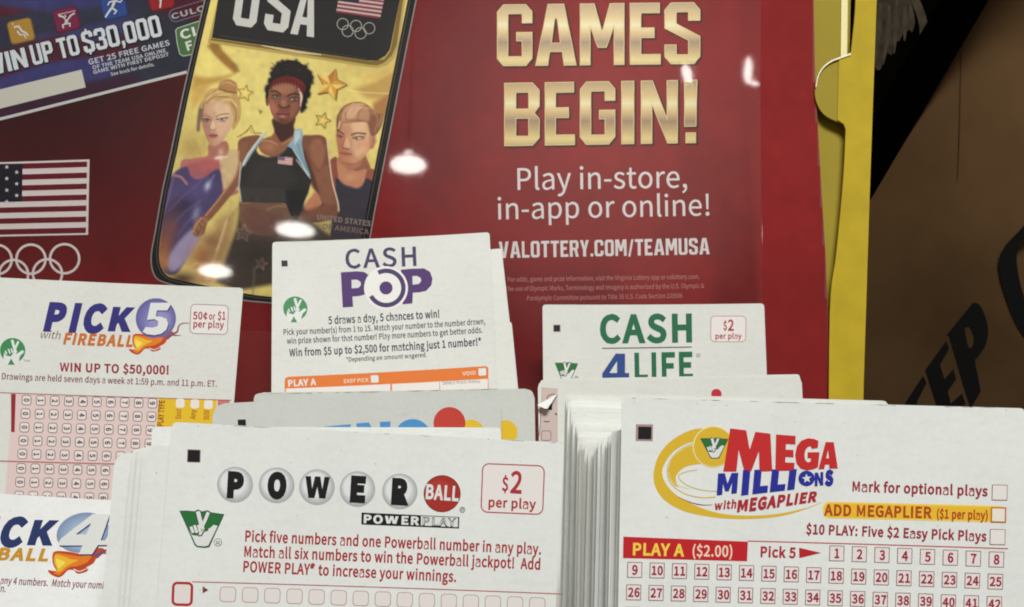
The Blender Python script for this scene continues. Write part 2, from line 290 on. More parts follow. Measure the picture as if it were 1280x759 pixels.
 122: (130, [[10, 0, 122, 0, 122, 20, 41, 20, 119, 135, 119, 148, 18, 148, 18, 128, 88, 128, 10, 13]]),
 48: (151, [[76, -4, 102, 3, 121, 22, 134, 55, 138, 101, 134, 146, 121, 178, 102, 197, 76, 204, 50, 197, 30, 178, 18, 146, 14, 101, 18, 55, 30, 22, 50, 3], [76, 17, 60, 22, 48, 37, 40, 63, 38, 101, 40, 138, 48, 164, 60, 179, 76, 184, 91, 179, 103, 164, 111, 138, 114, 101, 111, 63, 103, 37, 91, 22]]),
 49: (151, [[24, 0, 134, 0, 134, 21, 94, 21, 94, 200, 74, 200, 56, 192, 33, 186, 33, 170, 69, 170, 69, 21, 24, 21]]),
 50: (151, [[12, 0, 138, 0, 138, 22, 82, 22, 50, 20, 82, 52, 107, 84, 123, 115, 128, 145, 124, 169, 112, 188, 94, 199, 70, 204, 52, 201, 37, 196, 23, 186, 11, 174, 25, 160, 34, 169, 44, 177, 55, 182, 67, 183, 83, 180, 95, 172, 101, 160, 104, 144, 98, 117, 81, 87, 53, 53, 12, 15]]),
 51: (151, [[72, -4, 97, 0, 117, 12, 131, 29, 136, 53, 133, 72, 124, 87, 110, 98, 94, 104, 94, 106, 108, 113, 120, 123, 127, 137, 129, 154, 125, 175, 113, 190, 94, 200, 71, 204, 55, 202, 40, 197, 15, 180, 29, 164, 38, 172, 48, 178, 58, 182, 70, 183, 84, 181, 95, 175, 102, 165, 104, 152, 101, 137, 92, 125, 75, 116, 49, 114, 49, 94, 78, 92, 97, 83, 108, 71, 111, 54, 108, 39, 99, 27, 87, 20, 70, 17, 55, 19, 41, 24, 30, 31, 21, 40, 8, 24, 19, 14, 33, 5, 51, -1]]),
 52: (151, [[93, 0, 116, 0, 116, 55, 143, 55, 143, 75, 116, 75, 116, 200, 89, 200, 5, 71, 5, 55, 93, 55], [93, 75, 31, 75, 77, 143, 93, 173, 94, 173]]),
 53: (151, [[71, -4, 96, 1, 117, 14, 131, 36, 137, 65, 132, 94, 119, 113, 100, 125, 77, 129, 61, 127, 47, 121, 52, 179, 127, 179, 127, 200, 30, 200, 23, 107, 37, 98, 53, 107, 70, 110, 87, 107, 100, 98, 109, 84, 112, 64, 108, 45, 99, 30, 86, 20, 69, 17, 53, 19, 40, 24, 29, 31, 20, 39, 7, 23, 19, 13, 33, 5, 50, -1]]),
 54: (151, [[82, -4, 104, 1, 123, 14, 135, 35, 140, 61, 136, 89, 125, 109, 107, 120, 84, 124, 72, 123, 60, 118, 49, 110, 39, 100, 43, 139, 55, 165, 71, 179, 90, 183, 99, 182, 108, 179, 122, 168, 136, 183, 127, 191, 116, 198, 104, 202, 89, 204, 61, 198, 38, 179, 21, 145, 15, 95, 20, 52, 34, 21, 56, 3], [39, 80, 49, 92, 60, 100, 70, 104, 80, 106, 96, 102, 107, 94, 114, 80, 116, 61, 113, 43, 106, 29, 95, 19, 82, 16, 65, 20, 52, 33, 44, 53]]),
 55: (151, [[54, 0, 80, 0, 84, 54, 93, 99, 110, 142, 139, 185, 139, 200, 13, 200, 13, 179, 111, 179, 86, 138, 69, 97, 59, 52]]),
 56: (151, [[76, -4, 102, 0, 122, 11, 134, 28, 139, 48, 136, 66, 129, 81, 118, 92, 105, 101, 123, 122, 129, 135, 132, 150, 128, 172, 117, 188, 100, 199, 77, 203, 55, 199, 38, 189, 26, 173, 22, 152, 24, 138, 30, 125, 39, 115, 49, 106, 49, 105, 36, 96, 24, 84, 16, 68, 13, 50, 17, 28, 31, 11, 51, 0], [90, 109, 73, 116, 58, 125, 48, 137, 45, 152, 47, 165, 54, 176, 64, 182, 77, 184, 91, 182, 102, 174, 108, 163, 111, 149, 109, 138, 105, 128, 99, 118], [77, 15, 60, 18, 47, 25, 38, 37, 35, 52, 37, 66, 42, 78, 51, 88, 62, 97, 82, 89, 99, 79, 111, 66, 115, 49, 112, 35, 105, 24, 92, 17]]),
 57: (151, [[64, -4, 91, 3, 114, 22, 131, 57, 137, 109, 132, 150, 117, 180, 96, 198, 69, 204, 47, 199, 29, 186, 17, 165, 12, 139, 16, 111, 27, 92, 44, 80, 67, 76, 80, 78, 92, 82, 103, 90, 113, 100, 108, 61, 97, 35, 82, 21, 63, 17, 54, 18, 45, 21, 29, 32, 16, 17, 25, 9, 36, 2, 49, -2], [113, 121, 103, 109, 92, 101, 81, 96, 71, 94, 56, 98, 44, 106, 38, 120, 35, 139, 38, 157, 45, 172, 56, 181, 70, 184, 87, 180, 100, 168, 109, 148]]),
 36: (151, [[68, -34, 86, -34, 86, -3, 106, 3, 120, 14, 130, 30, 133, 50, 120, 87, 90, 107, 61, 123, 48, 148, 50, 160, 56, 169, 66, 175, 79, 177, 90, 176, 99, 173, 108, 167, 116, 160, 129, 175, 111, 190, 99, 195, 86, 198, 86, 228, 68, 228, 68, 197, 50, 192, 36, 181, 27, 166, 24, 147, 37, 113, 96, 76, 109, 49, 107, 36, 100, 26, 89, 19, 74, 17, 61, 19, 49, 23, 28, 37, 16, 20, 39, 5, 53, 0, 68, -3]]),
 46: (76, [[38, -4, 45, -2, 51, 2, 55, 8, 56, 15, 55, 23, 51, 29, 45, 33, 38, 34, 31, 33, 25, 29, 21, 23, 20, 15, 21, 8, 25, 2, 31, -2]]),
 44: (76, [[20, -52, 37, -42, 50, -29, 58, -13, 60, 5, 59, 17, 55, 27, 48, 32, 39, 34, 32, 33, 26, 30, 22, 24, 20, 17, 22, 10, 26, 4, 39, -1, 42, 0, 40, -12, 34, -22, 26, -31, 14, -37]]),
 33: (88, [[35, 60, 53, 60, 56, 204, 31, 204], [44, -4, 51, -2, 57, 2, 61, 8, 62, 15, 61, 23, 57, 29, 51, 33, 44, 34, 37, 33, 31, 29, 27, 23, 26, 15, 27, 8, 31, 2, 37, -2]]),
 63: (129, [[49, 60, 71, 60, 76, 88, 107, 133, 115, 159, 111, 180, 101, 195, 85, 205, 64, 208, 48, 206, 34, 201, 22, 193, 12, 183, 26, 170, 42, 183, 51, 186, 61, 187, 74, 185, 83, 179, 89, 169, 91, 158, 83, 135, 67, 115, 52, 91], [60, -4, 67, -2, 73, 2, 77, 8, 79, 15, 77, 23, 73, 29, 67, 33, 60, 34, 53, 33, 48, 29, 44, 23, 43, 15, 44, 8, 48, 2, 53, -2]]),
 42: (127, [[42, 129, 64, 154, 85, 129, 97, 137, 80, 166, 109, 178, 105, 192, 74, 184, 71, 217, 56, 217, 53, 184, 22, 192, 18, 178, 47, 166, 30, 137]]),
 40: (92, [[65, -53, 80, -47, 65, -16, 54, 16, 48, 50, 46, 85, 48, 119, 54, 153, 65, 186, 80, 216, 65, 223, 48, 192, 36, 159, 28, 123, 25, 85, 28, 46, 36, 11, 48, -22]]),
 41: (92, [[27, -53, 44, -22, 56, 11, 64, 46, 67, 85, 64, 123, 56, 159, 44, 192, 27, 223, 11, 216, 27, 186, 38, 153, 44, 119, 47, 85, 44, 50, 38, 16, 27, -16, 11, -47]]),
 45: (95, [[13, 67, 82, 67, 82, 86, 13, 86]]),
 58: (76, [[38, 106, 45, 108, 51, 112, 55, 118, 56, 126, 55, 133, 51, 139, 45, 143, 38, 145, 31, 143, 25, 139, 21, 133, 20, 126, 21, 118, 25, 112, 31, 108], [38, -4, 45, -2, 51, 2, 55, 8, 56, 15, 55, 23, 51, 29, 45, 33, 38, 34, 31, 33, 25, 29, 21, 23, 20, 15, 21, 8, 25, 2, 31, -2]]),
 59: (76, [[38, 106, 45, 108, 51, 112, 55, 118, 56, 126, 55, 133, 51, 139, 45, 143, 38, 145, 31, 143, 25, 139, 21, 133, 20, 126, 21, 118, 25, 112, 31, 108], [20, -52, 37, -42, 50, -29, 58, -13, 60, 5, 59, 17, 55, 27, 48, 32, 39, 34, 32, 33, 26, 30, 22, 24, 20, 17, 22, 10, 26, 4, 39, -1, 42, 0, 40, -12, 34, -22, 26, -31, 14, -37]]),
 38: (186, [[71, -4, 87, -2, 103, 3, 116, 10, 128, 19, 140, 11, 163, 0, 174, -4, 181, 17, 163, 24, 144, 36, 155, 52, 172, 88, 178, 108, 155, 108, 150, 91, 136, 62, 127, 49, 113, 61, 87, 90, 76, 105, 93, 117, 107, 131, 118, 146, 121, 164, 119, 180, 111, 193, 99, 201, 82, 204, 63, 200, 49, 190, 40, 175, 36, 157, 37, 145, 44, 122, 49, 110, 34, 98, 22, 86, 13, 70, 10, 52, 14, 30, 27, 12, 46, 1], [112, 32, 94, 21, 74, 16, 58, 19, 45, 26, 37, 38, 34, 53, 36, 64, 41, 74, 50, 84, 59, 92, 71, 76, 97, 46], [67, 121, 58, 148, 59, 168, 64, 178, 72, 184, 82, 186, 91, 184, 97, 179, 100, 172, 101, 164, 98, 151, 91, 141]]),
 47: (107, [[3, -49, 21, -49, 103, 217, 85, 217]]),
 64: (258, [[123, -47, 138, -46, 167, -39, 181, -32, 174, -17, 151, -27, 138, -30, 124, -31, 88, -24, 60, -6, 40, 23, 34, 63, 43, 111, 67, 148, 101, 172, 141, 180, 177, 174, 204, 156, 220, 129, 225, 95, 221, 69, 212, 49, 199, 36, 184, 32, 173, 34, 167, 41, 165, 52, 167, 68, 179, 129, 163, 129, 159, 116, 154, 123, 148, 128, 135, 131, 110, 125, 92, 108, 80, 85, 76, 61, 78, 42, 86, 28, 98, 20, 112, 17, 123, 19, 132, 23, 150, 38, 154, 28, 161, 21, 170, 16, 182, 15, 203, 20, 222, 36, 237, 61, 243, 96, 236, 137, 216, 169, 184, 190, 143, 197, 94, 187, 53, 160, 26, 117, 15, 62, 24, 15, 47, -19, 81, -40], [117, 34, 109, 36, 102, 41, 97, 49, 96, 62, 98, 80, 106, 97, 118, 109, 135, 114, 145, 111, 150, 107, 154, 101, 146, 53, 138, 44, 124, 35]]),
 174: (129, [[64, 97, 87, 102, 105, 114, 117, 133, 122, 157, 117, 182, 105, 201, 87, 213, 64, 217, 42, 213, 24, 201, 12, 182, 7, 157, 12, 133, 24, 114, 42, 102], [64, 108, 46, 112, 32, 122, 23, 138, 19, 157, 23, 177, 32, 193, 46, 203, 64, 207, 82, 203, 97, 193, 106, 177, 110, 157, 106, 138, 97, 122, 82, 112], [42, 127, 55, 127, 55, 149, 67, 149, 78, 127, 92, 127, 78, 153, 82, 155, 86, 159, 89, 169, 87, 179, 82, 185, 74, 188, 65, 189, 42, 189], [55, 158, 55, 179, 69, 178, 73, 176, 76, 169, 75, 164, 68, 159]]),
 162: (151, [[80, -10, 96, -10, 96, 21, 107, 23, 119, 27, 139, 40, 127, 56, 121, 51, 105, 43, 96, 42, 96, 147, 103, 146, 111, 143, 123, 134, 136, 150, 119, 162, 108, 166, 96, 168, 96, 199, 80, 199, 80, 167, 56, 160, 36, 145, 23, 123, 19, 94, 23, 66, 36, 44, 55, 29, 80, 22], [80, 43, 65, 50, 53, 61, 46, 76, 43, 94, 46, 113, 53, 128, 65, 139, 80, 145]]),
 39: (76, [[30, 132, 46, 132, 50, 183, 51, 210, 25, 210, 25, 183]]),
 34: (129, [[30, 132, 46, 132, 50, 183, 51, 210, 25, 210, 25, 183], [84, 132, 99, 132, 104, 183, 105, 210, 78, 210, 79, 183]]),
 32: (61, []),
}
def outline_of(ch):
    adv, L = OUTLINES[ord(ch)]
    out = []
    for q in L:
        P = [(q[i] / 200.0, q[i + 1] / 200.0) for i in range(0, len(q), 2)]
        out.append([p for i, p in enumerate(P) if math.dist(p, P[i - 1]) > .021])
    return adv / 200.0, out
HEAVY = {'M': [[(.02, 0), (.02, 1), (.40, 1), (.58, .50), (.76, 1), (1.14, 1), (1.14, 0), (.83, 0), (.83, .52), (.68, .14), (.48, .14), (.33, .52), (.33, 0)]],
         'W': [[(0, 1), (.22, 0), (.58, 0), (.72, .52), (.86, 0), (1.22, 0), (1.44, 1), (1.12, 1), (1.02, .42), (.88, 1), (.56, 1), (.42, .42), (.32, 1)]],
         'K': [[(.02, 0), (.02, 1), (.36, 1), (.36, .64), (.62, 1), (1.02, 1), (.66, .54), (1.06, 0), (.66, 0), (.42, .36), (.36, .28), (.36, 0)]],
         'N': [[(.02, 0), (.02, 1), (.36, 1), (.66, .48), (.66, 1), (.99, 1), (.99, 0), (.66, 0), (.35, .54), (.35, 0)]]}
GL = {}
def glyph(font, ch, bold):
    key = (font, ch, bold)
    if key not in GL:
        adv, L = outline_of(ch)
        if bold > .06 and ch in HEAVY: L = HEAVY[ch]; bold = .0; adv = max(x for l in L for x, y in l) + .02
        if ch in 'MW': bold = min(bold, .036)
        if L:
            V, F = fill2d([[(x, -y) for x, y in l] for l in L], bold)
            GL[key] = (adv, np.stack([V[:, 0], -V[:, 1]], 1), F)
        else: GL[key] = (adv, None, None)
    return GL[key]
TXT = {}
def glyphs(s, bold=0.0, shear=0.0, space=1.0, font='sans'):
    """a line of text -> points with x in 0..1 and y in capital heights, faces, natural width"""
    key = (s, bold, shear, space, font)
    if key in TXT: return TXT[key]
    x, VV, FF, n = 0.0, [], [], 0
    for ch in s:
        adv, V, F = glyph(font, ch, bold)
        if V is not None:
            VV.append(V + (x, 0)); FF += [[i + n for i in f] for f in F]; n += len(V)
        x += adv * space + 1.6 * bold
    V = np.concatenate(VV)
    V[:, 0] += V[:, 1] * shear
    x0, x1 = V[:, 0].min(), V[:, 0].max()
    V[:, 0] = (V[:, 0] - x0) / (x1 - x0)
    TXT[key] = (V, FF, x1 - x0)
    return TXT[key]
def place_text(s, p0, p1, h, h1=None, bold=0.0, shear=0.0, space=1.0, up=None, font='sans'):
    """text between baseline points p0 and p1 (photo pixels), capital height h at the start and h1 at the end"""
    V, F, _ = glyphs(s, bold, shear, space, font)
    p0, p1 = np.array(p0, float), np.array(p1, float)
    d = p1 - p0; d /= np.linalg.norm(d)
    u = np.array([d[1], -d[0]]) if up is None else np.array(up, float)
    h1 = h if h1 is None else h1
    hh = h + (h1 - h) * V[:, :1]
    return p0 + (p1 - p0) * V[:, :1] + u * (V[:, 1:] * hh), F
def text_fit(s, bold=0.0, font='sans'):
    return glyphs(s, bold, 0, 1, font)[2]

# octagonal block capitals in a unit box (y up); loops: outline, then holes
def _oct(x0, x1, y0, y1, c, cy=None):
    cy = c if cy is None else cy
    return [(x0 + c, y0), (x1 - c, y0), (x1, y0 + cy), (x1, y1 - cy), (x1 - c, y1), (x0 + c, y1), (x0, y1 - cy), (x0, y0 + cy)]
_t, _h, _c, _ch = .31, .17, .18, .12
BLOCK = {
 'G': [[(1, .69), (1, .88), (.82, 1), (.18, 1), (0, .88), (0, .12), (.18, 0), (.82, 0), (1, .12), (1, .55), (.54, .55), (.54, .40), (.70, .40), (.70, .16), (.32, .16), (.32, .84), (.70, .84), (.70, .69)]],
 'A': [[(0, 0), (.30, 1), (.70, 1), (1, 0), (.69, 0), (.645, .22), (.355, .22), (.31, 0)], [(.40, .37), (.60, .37), (.52, .76), (.48, .76)]],
 'M': [[(0, 0), (0, 1), (.33, 1), (.5, .56), (.67, 1), (1, 1), (1, 0), (.76, 0), (.76, .6), (.60, .28), (.40, .28), (.24, .6), (.24, 0)]],
 'E': [[(0, 0), (0, 1), (.97, 1), (.97, .83), (.37, .83), (.37, .60), (.80, .60), (.80, .43), (.37, .43), (.37, .17), (1, .17), (1, 0)]],
 'S': [[(1, .70), (1, .88), (.82, 1), (.18, 1), (0, .88), (0, .58), (.66, .38), (.66, .16), (.34, .16), (.34, .32), (0, .32), (0, .12), (.18, 0), (.82, 0), (1, .12), (1, .45), (.34, .66), (.34, .84), (.66, .84), (.66, .70)]],
 'B': [[(0, 0), (0, 1), (.80, 1), (1, .88), (1, .62), (.86, .52), (1, .42), (1, .12), (.80, 0)], [(.34, .59), (.68, .59), (.68, .84), (.34, .84)], [(.34, .16), (.68, .16), (.68, .43), (.34, .43)]],
 'I': [[(0, 0), (0, 1), (1, 1), (1, 0)]],
 'N': [[(0, 0), (0, 1), (.32, 1), (.70, .42), (.70, 1), (1, 1), (1, 0), (.72, 0), (.31, .60), (.31, 0)]],
 '!': [[(0, .26), (0, 1), (1, 1), (.92, .26)], [(.1, 0), (.1, .17), (.9, .17), (.9, 0)]],
 'U': [[(0, 1), (0, .12), (.18, 0), (.82, 0), (1, .12), (1, 1), (.68, 1), (.68, .16), (.32, .16), (.32, 1)]],
 'V': [[(0, 1), (.31, 0), (.69, 0), (1, 1), (.70, 1), (.5, .3), (.30, 1)]],
 'L': [[(0, 0), (0, 1), (.34, 1), (.34, .16), (1, .16), (1, 0)]],
 'O': [_oct(0, 1, 0, 1, .18, .12), _oct(.32, .68, .16, .84, .04, .03)],
 'T': [[(.32, 0), (.32, .83), (0, .83), (0, 1), (1, 1), (1, .83), (.68, .83), (.68, 0)]],
 'R': [[(0, 0), (0, 1), (.80, 1), (1, .88), (1, .54), (.82, .43), (1, 0), (.67, 0), (.52, .40), (.33, .40), (.33, 0)], [(.33, .56), (.67, .56), (.67, .84), (.33, .84)]],
 'Y': [[(.33, 0), (.33, .40), (0, 1), (.34, 1), (.5, .62), (.66, 1), (1, 1), (.67, .40), (.67, 0)]],
 'C': [[(1, .66), (1, .88), (.82, 1), (.18, 1), (0, .88), (0, .12), (.18, 0), (.82, 0), (1, .12), (1, .34), (.68, .34), (.68, .16), (.32, .16), (.32, .84), (.68, .84), (.68, .66)]],
 'W': [[(0, 1), (.16, 0), (.40, 0), (.5, .5), (.60, 0), (.84, 0), (1, 1), (.80, 1), (.71, .4), (.60, 1), (.40, 1), (.29, .4), (.20, 1)]],
 'P': [[(0, 0), (0, 1), (.80, 1), (1, .88), (1, .50), (.80, .38), (.33, .38), (.33, 0)], [(.33, .54), (.67, .54), (.67, .84), (.33, .84)]],
 '.': [[(0, 0), (0, .18), (1, .18), (1, 0)]],
 '/': [[(0, -.05), (.62, 1), (1, 1), (.38, -.05)]],
 '3': [[(0, .70), (0, .88), (.18, 1), (.82, 1), (1, .88), (1, .62), (.86, .52), (1, .42), (1, .12), (.82, 0), (.18, 0), (0, .12), (0, .32), (.32, .32), (.32, .16), (.68, .16), (.68, .43), (.36, .43), (.36, .60), (.68, .60), (.68, .84), (.32, .84), (.32, .70)]],
 ',': [[(.1, -.16), (.3, 0), (.1, 0), (.1, .18), (1, .18), (1, 0), (.7, -.16)]],
}
BLOCK['0'] = BLOCK['O']
BLOCK['$'] = [BLOCK['S'][0][:], [(.42, 1.0), (.42, 1.1), (.58, 1.1), (.58, 1.0)], [(.42, -.1), (.42, 0), (.58, 0), (.58, -.1)]]
BW = {'I': .30, '!': .32, '.': .30, ',': .30, '/': .62, 'M': 1.28, 'W': 1.45, 'A': 1.16, 'V': 1.10, 'N': 1.05, 'E': .88, 'L': .84, 'T': .92, ' ': .45}
def block_layout(s, gap=.13):
    x, out = 0, []
    for ch in s:
        w = BW.get(ch, 1.0)
        if ch != ' ': out.append((ch, x, x + w))
        x += w + gap
    tot = x - gap
    return [(c, a / tot, b / tot) for c, a, b in out]
def block_text(lay, p0, p1, h, offset=0.0, up=None, dx=0, dy=0):
    """block capitals laid from p0 to p1; lay = [(char, start, end)] in 0..1"""
    p0, p1 = np.array(p0, float), np.array(p1, float)
    d = p1 - p0; dn = d / np.linalg.norm(d)
    u = np.array([dn[1], -dn[0]]) if up is None else np.array(up, float)
    VV, FF, n = [], [], 0
    for ch, a, b in lay:
        loops = [[tuple(p0 + d * (a + (b - a) * x) + u * (h * y) + (dx, dy)) for x, y in L] for L in BLOCK[ch]]
        V, F = fill2d(loops, offset)
        VV.append(V); FF += [[i + n for i in f] for f in F]; n += len(V)
    return np.concatenate(VV), FF

# ------------------------------------------------------------------ planes in the scene and things that lie on them
CI = np.array(CAM)
def ray(px, py):
    return (CAM.to_3x3() @ Vector(((px - CX) / FOC, -(py - CY) / FOC, -1)))
def at(px, py, depth):
    return CAM @ Vector(((px - CX) / FOC * depth, -(py - CY) / FOC * depth, -depth))
LZ = 0.000014
class Plane:
    """a flat surface standing in the scene: reference pixel, distance, lean away from the camera plane, yaw"""
    def __init__(s, px, py, depth, lean=0.0, yaw=0.0):
        s.o = at(px, py, depth)
        n = Vector((0, math.sin(R(lean)), math.cos(R(lean))))
        n = Matrix.Rotation(R(yaw), 3, 'Y') @ n
        s.n = (CAM.to_3x3() @ n).normalized()
    def hit(s, px, py):
        d = ray(px, py); c = CAM.translation
        return c + d * ((s.o - c).dot(s.n) / d.dot(s.n))
    def hits(s, P):
        P = np.asarray(P, float)
        D = np.stack([(P[:, 0] - CX) / FOC, -(P[:, 1] - CY) / FOC, -np.ones(len(P))], 1) @ np.array(CAM.to_3x3()).T
        c = np.array(CAM.translation); n = np.array(s.n)
        return c + D * ((np.array(s.o) - c) @ n / (D @ n))[:, None]
def frame(o, u, n):
    n = n.normalized(); u = (u - n * u.dot(n)).normalized(); v = n.cross(u)
    M = Matrix.Identity(4)
    for i in range(3): M[i][0], M[i][1], M[i][2], M[i][3] = u[i], v[i], n[i], o[i]
    return M
USED = {}
class Part:
    def __init__(s): s.V, s.F, s.M, s.mats, s.n, s.label, s.smooth, s.parent = [], [], [], [], 0, None, False, None
    def mi(s, m):
        if m not in s.mats: s.mats.append(m)
        return s.mats.index(m)
    def add(s, V, F, m):
        V = np.asarray(V, float)
        i = s.mi(m); s.V.append(V); s.F += [[a + s.n for a in f] for f in F]; s.M += [i] * len(F); s.n += len(V)
def bend(me, fn, step):
    """bow a flat sheet and the print on it: long edges are cut first so that both follow the same curve"""
    bm = bmesh.new(); bm.from_mesh(me)
    for _ in range(7):
        L = [e for e in bm.edges if e.calc_length() > step]
        if not L: break
        bmesh.ops.subdivide_edges(bm, edges=L, cuts=1, use_grid_fill=False)
        bmesh.ops.triangulate(bm, faces=[f for f in bm.faces if len(f.verts) > 3])
    for v in bm.verts: v.co.z += fn(v.co.x, v.co.y)
    bm.to_mesh(me); bm.free()
class Thing:
    def __init__(s, name, label, cat, plane, M, group=None, kind=None):
        s.name, s.label, s.cat, s.plane, s.M, s.group, s.kind = name, label, cat, plane, M, group, kind
        s.Mi = np.array(M.inverted()); s.parts = {}; s.colors = {}; s.boost = 1; s.curl = None
    def part(s, p, parent=None):
        if p not in s.parts: s.parts[p] = Part()
        if parent: s.parts[p].parent = parent
        return s.parts[p]
    def loc(s, W):
        W = np.asarray(W, float); return W @ s.Mi[:3, :3].T + s.Mi[:3, 3]
    def flat(s, p, VF, m, layer):
        V, F = VF
        if s.boost != 1 and m.name.startswith("ink_"): m = ink_brightened(m, s.boost)
        L = s.loc(s.plane.hits(V)); L[:, 2] += layer * LZ
        s.part(p).add(L, F, m)
    def poly(s, p, loops, m, layer, offset=0.0):
        if not isinstance(loops[0][0], (tuple, list)): loops = [loops]
        s.flat(p, fill2d(loops, offset), m, layer)
    def text(s, p, t, p0, p1, h, m, layer, **kw):
        kw['bold'] = kw.get('bold', 0) * 1.4 + (.013 if .006 < kw.get('bold', 0) < .05 else 0)
        s.flat(p, place_text(t, p0, p1, h, **kw), m, layer)
    def slab(s, p, loop, m, z0, z1, zf=None):
        """a sheet with thickness: front face at z1, back at z0 (metres along the normal)"""
        loop = clean(loop)
        V, F = fill2d([loop])
        A = s.loc(s.plane.hits(V)); B = A.copy()
        dz = np.array([zf(x, y) for x, y in V]) if zf else np.zeros(len(V))
        A[:, 2] += z1 + dz; B[:, 2] += z0 + dz
        s.part(p).add(A, F, m); s.part(p).add(B, [f[::-1] for f in F], m)
        Lp = np.array(loop); E = s.loc(s.plane.hits(Lp)); G = E.copy()
        dl = np.array([zf(x, y) for x, y in Lp]) if zf else np.zeros(len(Lp))
        E[:, 2] += z1 + dl; G[:, 2] += z0 + dl
        n = len(Lp); area = sum(loop[i][0] * loop[(i + 1) % n][1] - loop[(i + 1) % n][0] * loop[i][1] for i in range(n))
        Q = [[i, (i + 1) % n, n + (i + 1) % n, n + i] for i in range(n)]
        if area < 0: Q = [q[::-1] for q in Q]
        s.part(p).add(np.concatenate([E, G]), Q, m)
    def build(s, single=False):
        e = None
        objs = {}
        for nm, P in s.parts.items():
            me = bpy.data.meshes.new(nm)
            me.from_pydata(np.concatenate(P.V).tolist(), [], P.F)
            for m in P.mats: me.materials.append(m)
            me.polygons.foreach_set("material_index", P.M)
            if s.curl: bend(me, s.curl, .0035)
            if P.smooth: me.polygons.foreach_set("use_smooth", [True] * len(P.F))
            me.update()
            o = bpy.data.objects.new(s.name if single else nm, me); COL.objects.link(o)
            if P.label: o["label"] = P.label
            objs[nm] = o
        if single:
            e = list(objs.values())[0]
        else:
            e = bpy.data.objects.new(s.name, None); COL.objects.link(e); e.empty_display_size = .02
            for nm, o in objs.items():
                o.parent = objs[s.parts[nm].parent] if s.parts[nm].parent else e
        e.matrix_world = s.M
        if s.label: e["label"] = s.label
        if s.cat: e["category"] = s.cat
        if s.group: e["group"] = s.group
        if s.kind: e["kind"] = s.kind
        s.obj, s.objs = e, objs
        return e
def boxv(x0, x1, y0, y1, z0, z1):
    V = [(x, y, z) for z in (z0, z1) for y in (y0, y1) for x in (x0, x1)]
    F = [[0, 2, 3, 1], [4, 5, 7, 6], [0, 1, 5, 4], [2, 6, 7, 3], [0, 4, 6, 2], [1, 3, 7, 5]]
    return V, F
def mesh_obj(name, V, F, m, label=None, cat=None, kind=None, parent=None, M=None, group=None, smooth=False):
    me = bpy.data.meshes.new(name); me.from_pydata([tuple(v) for v in V], [], F); me.materials.append(m)
    if smooth: me.polygons.foreach_set("use_smooth", [True] * len(F))
    o = bpy.data.objects.new(name, me); COL.objects.link(o)
    if M is not None: o.matrix_world = M
    if parent: o.parent = parent
    for k, v in (("label", label), ("category", cat), ("kind", kind), ("group", group)):
        if v: o[k] = v
    return o
